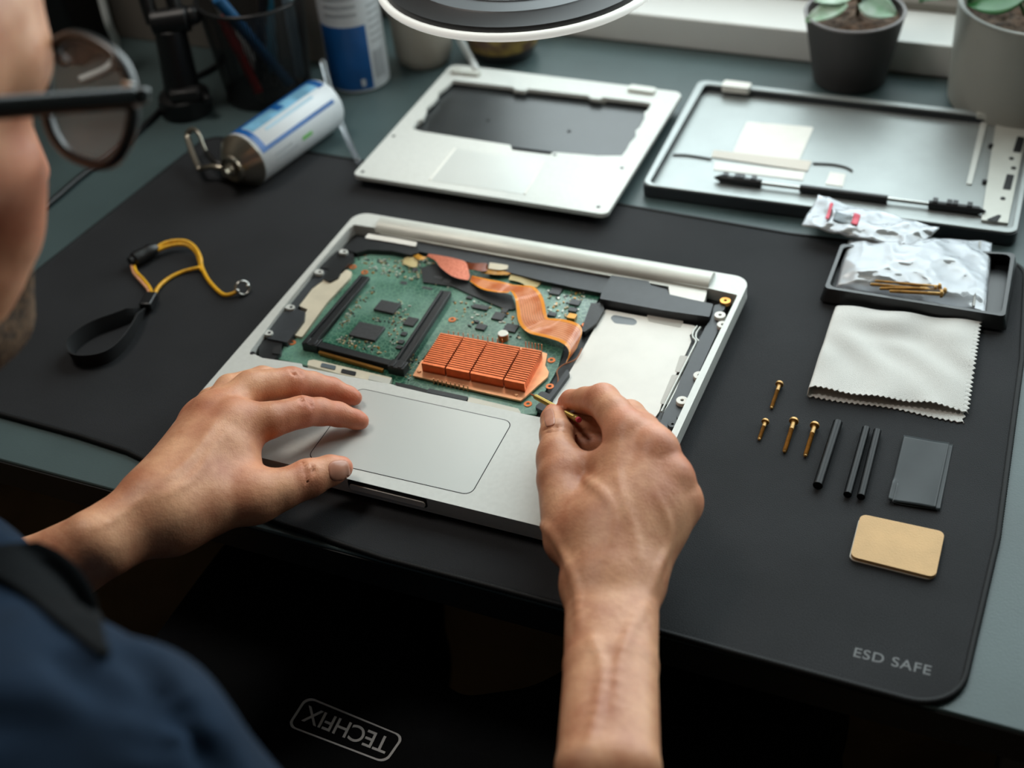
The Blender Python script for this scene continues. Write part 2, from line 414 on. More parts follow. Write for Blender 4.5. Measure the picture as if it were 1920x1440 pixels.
# hinge barrel along the back
ha, hb = spot(712, 415, .018), spot(1332, 528, .018)
b = B(); yc = .1292; n = 18
def hp(x): return [(x, yc + .0098 * math.cos(a), .0135 + .0072 * math.sin(a)) for a in [PI * k / (n - 1) for k in range(n)]]
v0 = [b.bm.verts.new(p) for p in hp(ha.x)] ; v1 = [b.bm.verts.new(p) for p in hp(hb.x)]
for i in range(n - 1): b.quad([v0[i], v1[i], v1[i + 1], v0[i + 1]])
b.quad(v0); b.quad(v1[::-1]); b.quad([v0[0], v0[-1], v1[-1], v1[0]])
b.obj('hinge_cover', M_alu2, lap, smooth=40, bevel=.0004)
# floor of the bay
PF = .0045
def plate(name, pxs, z0, z1, m, parent, r=.0008, holes=(), **k):
    o = rounded(outline(pxs, z1), r, 3) if r else outline(pxs, z1)
    return B().prism(o, z0, z1, holes=[outline(h, z1) for h in holes]).obj(name, m, parent, smooth=25, **k)
plate('bay_floor', open_px, .0055, .0066, M_blk, lap)
# long black bar and lip under the hinge
plate('rear_bar', [(716, 437), (1322, 549), (1318, 562), (1136, 540), (1128, 549), (1080, 540), (1020, 527), (960, 512), (905, 497), (780, 470), (775, 459), (700, 447)], .0066, .0125, M_blkm, lap, bevel=.0005)
plate('rear_lip', [(706, 430), (1326, 543), (1324, 550), (712, 438)], .0066, .0142, M_alu2, lap)
plate('corner_block', [(655, 462), (668, 445), (700, 446), (782, 458), (786, 474), (770, 478), (735, 470), (690, 468), (668, 474), (640, 466)], .0066, .0132, M_blk, lap, bevel=.0008)
plate('corner_plate', [(690, 438), (735, 445), (782, 454), (779, 462), (724, 452), (684, 446)], .0066, .0140, M_white, lap)
# black pieces down the left side
plate('side_bracket', [(632, 470), (662, 472), (664, 484), (640, 508), (634, 520), (618, 528), (606, 522), (616, 505), (600, 500)], .0066, .0124, M_blk, lap, bevel=.0005)
plate('side_rail', [(600, 500), (616, 506), (604, 526), (585, 540), (562, 570), (552, 590), (530, 585), (560, 548)], .0066, .0115, M_blkm, lap, bevel=.0005)
plate('side_bracket', [(516, 590), (552, 578), (572, 584), (570, 600), (538, 642), (500, 634)], .0066, .0130, M_blkm, lap, bevel=.0005)
plate('corner_bracket', [(484, 640), (500, 634), (530, 641), (526, 662), (512, 674), (486, 668)], .0066, .0115, M_blk, lap, bevel=.0005)
plate('speaker_grille', [(512, 652), (528, 646), (524, 664), (510, 662)], .0115, .0125, M_dark, lap)
# beige adhesive plate
plate('adhesive_plate', [(632, 502), (638, 506), (631, 513), (640, 514), (650, 505), (660, 510), (657, 520), (612, 568), (566, 632), (546, 626), (577, 580), (558, 572), (596, 524), (612, 519)], .0066, .0108, M_beige, lap, r=.0012)

# motherboard
mb = plate('circuit_board', [(652, 492), (668, 474), (720, 466), (786, 476), (960, 513), (1128, 551), (1098, 600), (1060, 640), (1046, 690), (1018, 740), (1006, 776), (984, 776), (930, 764), (745, 722), (598, 690), (520, 672), (530, 645), (560, 632), (600, 585)], .0072, .0086, M_pcb, lap)
BZ = .0086
def chip(px, py, lx, ly, h=.0014, a=0.0, m=None, name='chip', z=BZ):
    c = spot(px, py, z + h)
    return B().box((c.x, c.y, z + h / 2), (lx, ly, h), a).obj(name, m or M_chip, mb, bevel=.00025)
def boss(px, py, r=.0028, z=BZ, parent=None):
    c = spot(px, py, z)
    b = B().lathe([(r * .45, z), (r * .45, z + .0005), (r, z + .0005), (r, z), (r * .45, z)], 20, Matrix.Translation((c.x, c.y, 0)))
    b.obj('screw_hole', M_ring, parent or mb, smooth=30)
for q in [(683, 476), (662, 501), (684, 511), (548, 643), (848, 600), (1110, 549), (1098, 610), (1034, 676), (1031, 725), (990, 758)]: boss(*q)
# socket frame with a second small board
SZ = BZ
b = B()
def bar(b, p, q, z0, z1, wd):
    a_, c_ = spot(*p, z1), spot(*q, z1); d = (c_ - a_); L_ = d.length; m_ = (a_ + c_) / 2
    b.box((m_.x, m_.y, (z0 + z1) / 2), (L_, wd, z1 - z0), math.atan2(d.y, d.x)); return b
cage = None
for nm, p, q, z1, wd in (('socket_rail', (684, 517), (583, 636), .0150, .0086), ('socket_rail', (836, 545), (745, 684), .0150, .0086)):
    bb = B(); bar(bb, p, q, BZ, z1 - .0022, wd)
    a_, c_ = spot(*p, z1), spot(*q, z1); d = (c_ - a_); nrm = Vector((-d.y, d.x, 0)).normalized()
    for s_ in (-1, 1):
        m_ = (a_ + c_) / 2 + nrm * s_ * (wd / 2 - .0009)
        bb.box((m_.x, m_.y, z1 - .0012), (d.length, .0018, .0024), math.atan2(d.y, d.x))
    bb.obj(nm, M_blk, mb, bevel=.0003)
bb = B(); bar(bb, (590, 643), (742, 682), BZ, .0142, .0058); sb = bb.obj('socket_housing', M_blk, mb, bevel=.0004)
for q in ((585, 641), (746, 684)):
    c = spot(*q, .0148)
    B().box((c.x, c.y, (BZ + .0155) / 2), (.0125, .0085, .0155 - BZ), -.02).box((c.x - .003, c.y - .001, .0158), (.003, .006, .001)).box((c.x + .003, c.y - .001, .0158), (.003, .006, .001)).obj('socket_latch', M_blk, mb, bevel=.0004)
a_, c_ = spot(604, 657, .0105), spot(722, 690, .0105); d = c_ - a_
b = B()
for i in range(46):
    p = a_.lerp(c_, i / 45) + Vector((0, -.0034, 0)); b.box((p.x, p.y, .0108), (d.length / 45 * .5, .0022, .0026), math.atan2(d.y, d.x))
b.obj('contact_pins', M_gold, mb, smooth=0)
mb2 = plate('daughter_board', [(693, 520), (832, 549), (737, 676), (604, 640)], BZ + .0004, BZ + .0016, M_pcb, lap)
BZ2 = BZ + .0016
for px, py, lx, ly, h in ((726, 574, .0165, .0125, .0022), (688, 620, .0215, .0165, .0022), (770, 602, .0085, .0095, .0014), (757, 625, .0042, .0042, .0012), (752, 640, .0042, .0042, .0012), (748, 650, .0042, .0036, .0012)):
    c = spot(px, py, BZ2 + h); B().box((c.x, c.y, BZ2 + h / 2), (lx, ly, h), -.02).obj('chip', M_chip, mb2, bevel=.0003)
# chips of the main board
for q in [(1042, 545, .0085, .0085), (1078, 566, .0078, .0062), (1074, 580, .0062, .0045), (1035, 588, .0062, .0045), (935, 592, .0085, .0085), (901, 575, .012, .0048), (902, 612, .0075, .0062), (958, 614, .0095, .0085), (946, 582, .0045, .0045), (894, 602, .0032, .0025), (880, 557, .0045, .003), (838, 526, .006, .0045), (778, 505, .0042, .0036), (800, 540, .008, .003), (756, 530, .005, .004), (822, 520, .007, .003)]: chip(*q)
chip(1085, 537, .007, .0045, .003, 0, M_white, 'white_connector')
chip(1072, 592, .0062, .0058, .0028, 0, M_gold, 'pin_header')
cc = spot(944, 636, BZ)
B().cyl((cc.x, cc.y, BZ), (cc.x, cc.y, BZ + .0050), .0038, n=24).obj('capacitor', M_cu, mb, bevel=.0003).data
B().cyl((cc.x, cc.y, BZ + .0050), (cc.x, cc.y, BZ + .0056), .0038, n=24).obj('capacitor_cap', M_solder, mb, bevel=.0003)
# very small soldered components: nobody could count them
def smd(b, pxpoly, n, z, rnd, smin=.0006, smax=.0018):
    xs = [p[0] for p in pxpoly]; ys = [p[1] for p in pxpoly]
    def inside(x, y):
        c = False; j = len(pxpoly) - 1
        for i in range(len(pxpoly)):
            (xi, yi), (xj, yj) = pxpoly[i], pxpoly[j]
            if (yi > y) != (yj > y) and x < (xj - xi) * (y - yi) / (yj - yi) + xi: c = not c
            j = i
        return c
    k = 0
    while k < n:
        x, y = rnd.uniform(min(xs), max(xs)), rnd.uniform(min(ys), max(ys))
        if not inside(x, y): continue
        k += 1; c = spot(x, y, z); s1, s2 = rnd.uniform(smin, smax), rnd.uniform(smin, smax); h = rnd.uniform(.0004, .0011)
        b.mi = rnd.choice([0, 0, 1, 1, 2, 2, 3]); b.box((c.x, c.y, z + h / 2), (s1, s2, h), rnd.choice([0, 0, 0, PI / 4]))
rnd = random.Random(3)
b = B()
smd(b, [(672, 485), (786, 482), (860, 510), (840, 540), (760, 522), (692, 512)], 190, BZ, rnd)
smd(b, [(850, 560), (960, 570), (985, 640), (1000, 650), (900, 625), (850, 605)], 70, BZ, rnd)
smd(b, [(1010, 535), (1100, 548), (1085, 600), (1010, 590)], 70, BZ, rnd)
smd(b, [(745, 690), (775, 660), (785, 650), (790, 690), (765, 720)], 50, BZ, rnd, .0005, .0012)
b.obj('soldered_components', [M_solder, M_tan, M_chip, M_gold], mb, smooth=0, kind='stuff')
b = B()
smd(b, [(640, 628), (728, 652), (722, 668), (625, 645)], 70, BZ2, rnd, .0005, .0014)
smd(b, [(672, 560), (704, 530), (712, 536), (640, 622), (630, 612)], 60, BZ2, rnd, .0005, .0012)
smd(b, [(748, 560), (775, 575), (748, 640), (735, 660), (722, 600)], 60, BZ2, rnd, .0005, .0014)
smd(b, [(700, 595), (750, 605), (748, 610), (698, 601)], 16, BZ2, rnd, .0005, .0012)
b.obj('soldered_components', [M_solder, M_tan, M_chip, M_gold], mb2, smooth=0, kind='stuff')

# heat sink
hs_z0, hs_zb, hs_zt = BZ + .0012, BZ + .0026, BZ + .0100
hs = plate('heat_sink', [(774, 704), (790, 676), (800, 672), (826, 628), (1003, 655), (1026, 663), (1022, 685), (1029, 697), (1027, 706), (985, 744), (976, 751), (900, 734)], hs_z0, hs_zb, M_cu2, lap, r=.0006, bevel=.0003)
TL, TR, BR_, BL_ = spot(826, 624, hs_zt), spot(1016, 658, hs_zt), spot(983, 720, hs_zt), spot(790, 681, hs_zt)
def hq(u, v):
    return (TL.lerp(TR, u)).lerp(BL_.lerp(BR_, u), v)
cuts = [0, .235, .475, .80, 1.0]; nf = 16
for k in range(4):
    u0, u1 = cuts[k] + (.008 if k else 0), cuts[k + 1] - (.008 if k < 3 else 0)
    b = B()
    for i in range(nf):
        v0 = i / nf; v1 = (i + .56) / nf if i < nf - 1 else 1.0
        q = [hq(u0, v0), hq(u1, v0), hq(u1, v1), hq(u0, v1)]
        b.prism([xy(p) for p in q], hs_zb - .0002, hs_zt)
    b.prism([xy(hq(u0, 0)), xy(hq(u1, 0)), xy(hq(u1, 1)), xy(hq(u0, 1))], hs_zb - .0002, hs_zb + .0016)
    b.obj('fin_block', M_cu, hs, smooth=0, label='block of thin copper fins')
b = B()
for i in range(12):
    p = spot(842 + (1004 - 842) * i / 11 * .62, 634 + (660 - 634) * i / 11 * .62, hs_zb); b.cyl((p.x, p.y, hs_zb), (p.x, p.y + .0006, hs_zb + .0062), .00035, n=6)
for i in range(6):
    p = spot(986 + 30 * i / 5, 652 + 5 * i / 5, hs_zb); b.cyl((p.x, p.y, hs_zb), (p.x, p.y + .0006, hs_zb + .0050), .00035, n=6)
for i in range(9):
    p = spot(814 + 64 * i / 8, 713 + 14 * i / 8, hs_zb); b.cyl((p.x, p.y - .001, hs_z0 - .001), (p.x, p.y - .0005, hs_zb + .0022), .0005, n=6)
b.obj('solder_pins', M_cu2, hs, smooth=0)
for q in ((786, 697), (968, 741)):
    c = spot(*q, hs_zb); B().lathe([(0, hs_zb + .0012), (.0012, hs_zb + .001), (.0016, hs_zb), (0, hs_zb)], 14, Matrix.Translation((c.x, c.y, 0))).obj('rivet', M_cu2, hs)

# orange flat cable
def make_flex():
    m = bpy.data.materials.new('flex_cable_film'); m.use_nodes = True; nt = m.node_tree; N = nt.nodes; L = nt.links; p = N['Principled BSDF']
    p.inputs['Roughness'].default_value = 0.25; p.inputs['Coat Weight'].default_value = 0.3
    uv = N.new('ShaderNodeUVMap'); sx = N.new('ShaderNodeSeparateXYZ'); L.new(uv.outputs[0], sx.inputs[0])
    w_ = N.new('ShaderNodeMath'); w_.operation = 'SINE'; k_ = N.new('ShaderNodeMath'); k_.operation = 'MULTIPLY'; k_.inputs[1].default_value = 75
    L.new(sx.outputs['Y'], k_.inputs[0]); L.new(k_.outputs[0], w_.inputs[0])
    n = N.new('ShaderNodeTexNoise'); n.inputs['Scale'].default_value = 70; tc = N.new('ShaderNodeTexCoord'); L.new(tc.outputs['Object'], n.inputs['Vector'])
    r = N.new('ShaderNodeValToRGB'); e = r.color_ramp.elements; e[0].position = .38; e[0].color = rgb(206, 108, 44); e[1].position = .6; e[1].color = rgb(238, 160, 112)
    L.new(n.outputs['Fac'], r.inputs['Fac'])
    gt = N.new('ShaderNodeMath'); gt.operation = 'GREATER_THAN'; gt.inputs[1].default_value = 0.75; L.new(w_.outputs[0], gt.inputs[0])
    m2 = N.new('ShaderNodeMath'); m2.operation = 'MULTIPLY'; m2.inputs[1].default_value = .75; L.new(gt.outputs[0], m2.inputs[0])
    mx = N.new('ShaderNodeMixRGB'); mx.inputs[2].default_value = rgb(150, 60, 30); L.new(r.outputs['Color'], mx.inputs[1]); L.new(m2.outputs[0], mx.inputs[0])
    ab = N.new('ShaderNodeMath'); ab.operation = 'SUBTRACT'; ab.inputs[1].default_value = .5; L.new(sx.outputs['Y'], ab.inputs[0])
    ab2 = N.new('ShaderNodeMath'); ab2.operation = 'ABSOLUTE'; L.new(ab.outputs[0], ab2.inputs[0])
    g2 = N.new('ShaderNodeMath'); g2.operation = 'GREATER_THAN'; g2.inputs[1].default_value = .38; L.new(ab2.outputs[0], g2.inputs[0])
    mx2 = N.new('ShaderNodeMixRGB'); mx2.inputs[2].default_value = rgb(240, 150, 24); L.new(mx.outputs[0], mx2.inputs[1]); L.new(g2.outputs[0], mx2.inputs[0])
    L.new(mx2.outputs[0], p.inputs['Base Color'])
    return m
M_flex = make_flex()
M_weave = mat('copper_weave', (222, 140, 112), 0.45, metal=0.3, var=0.25, scale=1200, col2=(180, 92, 68))
M_ktape = mat('amber_tape', (210, 150, 50), 0.3, var=0.2, scale=60, coat=0.3)
M_ytape = mat('yellow_tape', (206, 190, 138), 0.5, var=0.1, scale=50)
def c5(p): return (760 + p[0] * .2222, 460 + p[1] * .2222)
def flex(name, pairs, m, parent, th=.0002):
    Ls = smooth_path([spot(*c5(a), z) for a, _, z, _2 in pairs], 6); Rs = smooth_path([spot(*c5(c), z2) for _, c, _2, z2 in pairs], 6)
    n = len(Ls)
    def f(u, v):
        i = min(n - 1, round(u * (n - 1))); return Ls[i].lerp(Rs[i], v)
    return B().grid(f, n, 9, th, uvs=True).obj(name, m, parent, smooth=60)
fc = flex('flat_cable', [((545, 302), (562, 256), .0115, .0125), ((640, 366), (700, 286), .0135, .0140), ((760, 394), (810, 306), .0145, .0155), ((860, 400), (905, 330), .0150, .0160), ((890, 388), (965, 338), .0155, .0160),
      ((925, 450), (1085, 350), .0160, .0172), ((938, 535), (1160, 440), .0155, .0175), ((950, 628), (1188, 560), .0145, .0160), ((985, 693), (1205, 612), .0135, .0148), ((1050, 742), (1262, 618), .0140, .0155),
      ((1180, 776), (1340, 625), .0150, .0165), ((1300, 814), (1425, 648), .0155, .0165), ((1366, 862), (1478, 680), .0145, .0155), ((1380, 920), (1490, 742), .0120, .0130), ((1352, 1000), (1445, 868), .0090, .0095)], M_flex, lap)
flex('woven_cable', [((182, 92), (200, 72), .0125, .0130), ((252, 128), (300, 88), .0140, .0145), ((300, 190), (420, 112), .0150, .0160), ((385, 255), (505, 140), .0145, .0160), ((455, 282), (528, 190), .0135, .0145), ((530, 296), (545, 262), .0120, .0122)], M_weave, lap, .0004)
flex('cable_fold', [((520, 200), (500, 145), .0135, .0140), ((570, 205), (590, 150), .0155, .0160), ((640, 220), (680, 150), .0150, .0155), ((690, 215), (695, 165), .0130, .0130)], mat('dark_red_film', (140, 66, 32), .35, var=.3, scale=90), lap)
flex('amber_tape', [((636, 235), (650, 205), .0118, .0122), ((760, 248), (770, 208), .0125, .0130), ((860, 250), (905, 236), .0115, .0118)], M_ktape, lap)
flex('cable_plug', [((700, 200), (712, 150), .0130, .0130), ((790, 212), (790, 160), .0135, .0135), ((862, 205), (868, 172), .0125, .0130)], M_beige, lap, .0012)
flex('yellow_tape', [((870, 290), (905, 215), .0105, .0110), ((960, 310), (975, 225), .0108, .0112), ((1030, 345), (1060, 290), .0100, .0102), ((1110, 355), (1165, 295), .0095, .0098)], M_ytape, lap)
flex('yellow_tape', [((-20, 150), (-10, 108), .0095, .0098), ((40, 180), (55, 90), .0105, .0110), ((98, 185), (112, 110), .0105, .0110)], M_ytape, lap)
flex('amber_tape', [((62, 88), (80, 52), .0118, .0120), ((110, 120), (140, 90), .0125, .0128), ((150, 125), (185, 100), .0120, .0120)], M_ktape, lap)
b = B()
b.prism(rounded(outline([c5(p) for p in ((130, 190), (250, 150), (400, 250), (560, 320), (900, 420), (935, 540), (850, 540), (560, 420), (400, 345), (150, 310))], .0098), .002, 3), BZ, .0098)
b.obj('cable_shadow_plate', M_blk, lap, smooth=25)  # black plate put in as the shade beneath the flat cable
b = B(); wp = [c5(p) for p in ((1490, 870), (1440, 960), (1330, 1010), (1280, 1060), (1290, 1130), (1275, 1200), (1240, 1260))]
b.tube(smooth_path([spot(*p, .0105 - .0004 * i) for i, p in enumerate(wp)], 6), .0005, 6)
b.obj('thin_wire', mat('dark_orange_wire', (150, 86, 40), .5), lap)

# white drive bay on the right
tray_px = [(1134, 580), (1305, 611), (1302, 622), (1293, 628), (1296, 640), (1291, 652), (1240, 760), (1236, 772), (1228, 783), (1200, 790), (1030, 768), (1040, 745), (1090, 660)]
tr = plate('drive_tray', tray_px, .0066, .0082, M_white, lap, r=.002, bevel=.0004)
plate('oval_slot', [(1144, 596), (1150, 590), (1188, 597), (1196, 603), (1190, 610), (1152, 606)], .0080, .00826, M_lens, tr, r=.0035)
plate('tape_tab', [(1212, 590), (1282, 602), (1276, 614), (1216, 602)], .0080, .0084, M_tab, tr, r=.001)
plate('tape_tab', [(1275, 666), (1293, 668), (1280, 698), (1265, 697)], .0080, .0084, M_tab, tr, r=.0015)
plate('tape_tab', [(1260, 702), (1277, 704), (1252, 758), (1237, 757)], .0080, .0084, M_tab, tr, r=.0015)
b = B()
for off in (0, 6):
    b.tube(smooth_path([spot(x + off, y + off * .3, .0098) for x, y in ((1307, 612), (1300, 622), (1299, 632), (1305, 640), (1300, 652), (1280, 692), (1262, 728), (1246, 760), (1240, 772))], 6), .0008, 6)
b.obj('edge_wire', mat('pale_grey_wire', (176, 178, 172), .4, metal=.3), lap)
bx = plate('black_module', [(1146, 516), (1216, 527), (1220, 534), (1250, 543), (1256, 552), (1300, 562), (1337, 570), (1330, 594), (1245, 582), (1125, 560), (1128, 548)], .0066, .0150, M_blkm, lap, bevel=.0006)
plate('white_clip', [(1253, 535), (1325, 549), (1320, 566), (1256, 553)], .0066, .0148, M_white, lap)
plate('bay_bracket', [(1108, 568), (1130, 568), (1133, 580), (1118, 606), (1096, 622), (1090, 620), (1100, 590)], .0066, .0115, M_blk, lap, bevel=.0005)
plate('bay_wall', [(1064, 690), (1068, 700), (1030, 752), (1024, 748)], .0066, .0118, M_blkm, lap)
rail = plate('side_rail', [(1340, 572), (1362, 568), (1358, 580), (1346, 590), (1348, 612), (1345, 622), (1306, 708), (1290, 742), (1296, 752), (1280, 760), (1282, 786), (1276, 790), (1262, 792), (1256, 806), (1236, 800), (1246, 770), (1262, 746), (1275, 712), (1322, 614), (1332, 600)], .0066, .0118, M_blkm, lap, bevel=.0005)
def washer(px, py, r, m, name, h=.0145):
    c = spot(px, py, h)
    B().lathe([(r * .3, h), (r, h), (r, h - .003), (r * .3, h - .003), (r * .3, h)], 20, Matrix.Translation((c.x, c.y, 0))).obj(name, m, lap, smooth=30, bevel=.0002)
    B().cyl((c.x, c.y, h - .003), (c.x, c.y, h - .0012), r * .32, n=12).obj('screw_recess', M_dark, lap)
for q in ((1350, 590), (1355, 608), (1311, 703), (1279, 750)): washer(*q, .0040, M_white, 'mounting_lug')
for q in ((1278, 781), (1261, 795)): washer(*q, .0032, M_blk, 'rubber_post', .0150)
washer(1360, 563, .0040, M_gold, 'brass_insert', .0135)
for q in ((646, 472), (600, 510), (546, 576), (505, 624)):
    c = spot(*q, .0145); a = -.05
    B().prism(rounded(rect(c.x - .001, c.y, .007, .0055, a), .0024, 5), .012, .0146).obj('mounting_lug', M_alu, lap, bevel=.0003)
    B().cyl((c.x, c.y, .0144), (c.x, c.y, .01475), .0012, n=12).obj('screw_recess', M_dark, lap)
c = spot(473, 662, LT); B().cyl((c.x, c.y, LT - .001), (c.x, c.y, LT + .0001), .0018, n=14).obj('screw_recess', M_dark, lap)
# pale connector strip in front of the socket, and the parts under the heat sink
cs = plate('connector_strip', [(578, 676), (588, 674), (735, 708), (730, 721), (640, 702), (576, 684)], .0072, .0112, M_beige, lap, bevel=.0003)
for i, (x, y) in enumerate(((618, 687), (656, 698))): plate('connector_socket', [(x - 15, y - 7), (x + 12, y - 1), (x + 10, y + 6), (x - 17, y)], .011, .0118, M_lens if i == 0 else M_dark, cs)
plate('connector_shell', [(694, 702), (734, 710), (730, 720), (690, 711)], .0112, .0126, M_solder, cs)
plate('front_strip', [(740, 716), (772, 722), (806, 732), (804, 738), (742, 722)], .0066, .0120, M_blk, lap)
plate('front_cover', [(804, 728), (878, 744), (874, 751), (800, 735)], .0066, .0126, M_blkm, lap)
plate('front_plate', [(880, 744), (972, 766), (978, 776), (876, 753)], .0066, .0118, mat('nickel', (170, 168, 158), .35, metal=.7), lap)
for q in ((1016, 764), (1020, 742)):
    c = spot(*q, .0105); B().prism(rounded(rect(c.x, c.y, .008, .006, -.3), .002, 4), .0072, .0112).obj('rubber_pad', M_blkm, lap, bevel=.0005)

# ------------------------------------------------------------------ spare keyboard frame behind the laptop
kf = thing('keyboard_frame', 'bare silver laptop top cover with a dark empty keyboard opening, behind the laptop', 'laptop cover', (-0.083, 0.299, 0))
KC = (-0.0832, 0.2989, 0.2284, 0.2062, 0.0035); KZ = .0120
kpx = [(773, 241), (783, 226), (794, 222), (800, 207), (799, 202), (813, 191), (822, 179), (821, 174), (836, 163), (850, 150), (962, 163), (966, 168), (986, 170), (989, 166), (1103, 179), (1108, 184), (1126, 186), (1129, 182), (1205, 191), (1221, 194), (1215, 206), (1208, 211), (1209, 221), (1200, 238), (1192, 245), (1192, 256), (1181, 268), (1175, 280), (1166, 292), (1120, 292), (1037, 285), (1032, 290), (960, 281), (957, 272), (860, 257), (790, 246)]
B().prism(rounded(rect(*KC), [.006, .006, .008, .008], 8), .0085, KZ, holes=[rounded(outline(kpx, KZ), .001, 2)]).obj('cover_plate', M_alu, kf, smooth=25, bevel=.0005)
B().prism(rounded(rect(KC[0], KC[1], KC[2] - .006, KC[3] - .006, KC[4]), .004, 4), .0060, .0086, holes=[grow(outline(kpx, KZ), .003)]).obj('rim', M_alu2, kf, smooth=25)
M_kb = mat('black_keyboard_back', (38, 41, 43), 0.30, var=0.15, scale=30, spec=0.6)
kq = outline([(830, 140), (1235, 190), (1172, 300), (750, 250)], .0065)
B().prism(kq, .0028, .0062).obj('backing_plate', M_kb, kf, smooth=0)
for q in ((915, 226), (1067, 246)): c = spot(*q, .0063); B().cyl((c.x, c.y, .006), (c.x, c.y, .0068), .0016, n=14).obj('screw', M_dark, kf)
tq = outline([(853, 279), (1020, 303), (984, 365), (806, 338)], KZ)
B().prism(rounded(tq, .003, 4), KZ - .001, KZ + .0002).obj('trackpad', M_pad, kf, smooth=25)
for a_, c_ in (((853, 279), (806, 338)), ((1020, 303), (984, 365))):
    p, q = spot(*a_, KZ), spot(*c_, KZ); B().cyl((p.x, p.y, KZ), (q.x, q.y, KZ), .0009, n=8).obj('trackpad_rib', M_white, kf)
for q in ((680, 322), (1122, 388), (1166, 315), (738, 255), (1040, 290)): c = spot(*q, KZ); B().cyl((c.x, c.y, KZ - .001), (c.x, c.y, KZ + .0002), .0017, n=14).obj('screw_hole', M_chip, kf)
p, q = spot(1182, 163, KZ), spot(1232, 170, KZ); B().prism(rounded([(p.x, p.y - .009), (q.x, q.y - .009), (q.x, q.y), (p.x, p.y)], .003, 5), KZ - .004, KZ + .003).obj('hinge_mount', M_alu2, kf, bevel=.0008)
p, q = spot(850, 131, KZ), spot(905, 137, KZ); B().prism(rounded([(p.x, p.y - .008), (q.x, q.y - .008), (q.x, q.y), (p.x, p.y)], .003, 5), KZ - .004, KZ + .003).obj('hinge_mount', M_alu2, kf, bevel=.0008)
for sx in (-.1, .1):
    for sy in (-.09, .09): c = (KC[0] + sx, KC[1] + sy); B().cyl((c[0], c[1], DESK), (c[0], c[1], .0088), .004).obj('standoff', M_blk, kf)

# ------------------------------------------------------------------ bottom cover at the right
bc = thing('laptop_lid_shell', 'grey metal laptop lid shell lying open side up beside the potted plants', 'laptop cover', (0.19, 0.345, DESK))
LZ = .0095
lo_px = [(1311, 149), (1946, 221), (1906, 438), (1204, 345)]
lo_o = outline(lo_px, LZ); lo_i = outline([(1322, 157), (1936, 228), (1898, 429), (1217, 342)], LZ)
M_lid = mat('lid_metal', (158, 164, 163), 0.42, metal=0.45, var=0.03, scale=40)
B().prism(rounded(lo_o, .008, 8), LZ - .0018, LZ, holes=[rounded(lo_i, .005, 6)]).obj('rim', M_lid, bc, smooth=25, bevel=.0006)
B().prism(rounded(grow(lo_o, -.0008), .008, 8), DESK + .002, LZ - .0017, holes=[rounded(grow(lo_i, .0004), .005, 6)]).obj('side_wall', M_blkm, bc, smooth=25)
B().prism(rounded(lo_o, .008, 8), DESK + .0005, DESK + .0032).obj('back_panel', M_blkm, bc, smooth=25)
FZ = DESK + .0052
B().prism(rounded(lo_i, .004, 6), DESK + .003, FZ).obj('inner_panel', M_lid, bc, smooth=25)
plate('label_sheet', [(1400, 228), (1526, 238), (1496, 306), (1372, 290)], FZ, FZ + .0006, M_white, bc, r=.002)
plate('label_sheet', [(1340, 302), (1510, 322), (1505, 338), (1338, 318)], FZ, FZ + .0005, M_white, bc)
plate('tape_strip', [(1338, 281), (1522, 302), (1514, 320), (1334, 294)], FZ, FZ + .0010, mat('pale_tape', (206, 198, 186), .5), bc)
plate('small_sticker', [(1556, 322), (1586, 326), (1580, 350), (1548, 345)], FZ, FZ + .0005, M_white, bc)
M_wire = mat('grey_wire', (96, 98, 98), .5)
B().tube(smooth_path([spot(*q, FZ + .001) for q in ((1262, 290), (1290, 291), (1334, 298))], 5), .0009, 6).obj('wire', M_wire, bc)
B().tube(smooth_path([spot(*q, FZ + .001) for q in ((1524, 306), (1560, 308), (1585, 313), (1598, 320))], 5), .0009, 6).obj('wire', M_wire, bc)
plate('edge_strip', [(1840, 225), (1852, 226), (1822, 345), (1812, 344)], FZ, FZ + .0012, M_alu, bc)
plate('side_flange', [(1868, 228), (1928, 234), (1890, 418), (1840, 412)], FZ, FZ + .0022, M_alu2, bc, bevel=.0004)
for q in ([(1908, 255), (1922, 258), (1914, 286), (1899, 284)], [(1888, 326), (1902, 328), (1895, 356), (1880, 354)], [(1848, 412), (1872, 402), (1878, 404), (1870, 416)]): plate('slot', q, FZ + .002, FZ + .0025, M_dark, bc, r=.001)
for q in ((1858, 275), (1846, 342), (1272, 238), (1262, 252), (1232, 318), (1896, 300), (1900, 318), (1880, 375)): c = spot(*q, FZ + .001); B().cyl((c.x, c.y, FZ), (c.x, c.y, FZ + .0028), .0020, n=12).obj('screw_post', M_dark, bc)
p, q = spot(1357, 158, LZ), spot(1408, 164, LZ); B().prism(rounded([(p.x, p.y - .008), (q.x, q.y - .008), (q.x, q.y + .003), (p.x, p.y + .003)], .002, 4), LZ - .003, LZ + .003).obj('hinge_mount', M_white, bc, bevel=.0006)
p, q = spot(1832, 210, LZ), spot(1884, 216, LZ); B().prism(rounded([(p.x, p.y - .006), (q.x, q.y - .006), (q.x, q.y + .003), (p.x, p.y + .003)], .002, 4), LZ - .003, LZ + .002).obj('hinge_mount', M_alu2, bc, bevel=.0006)

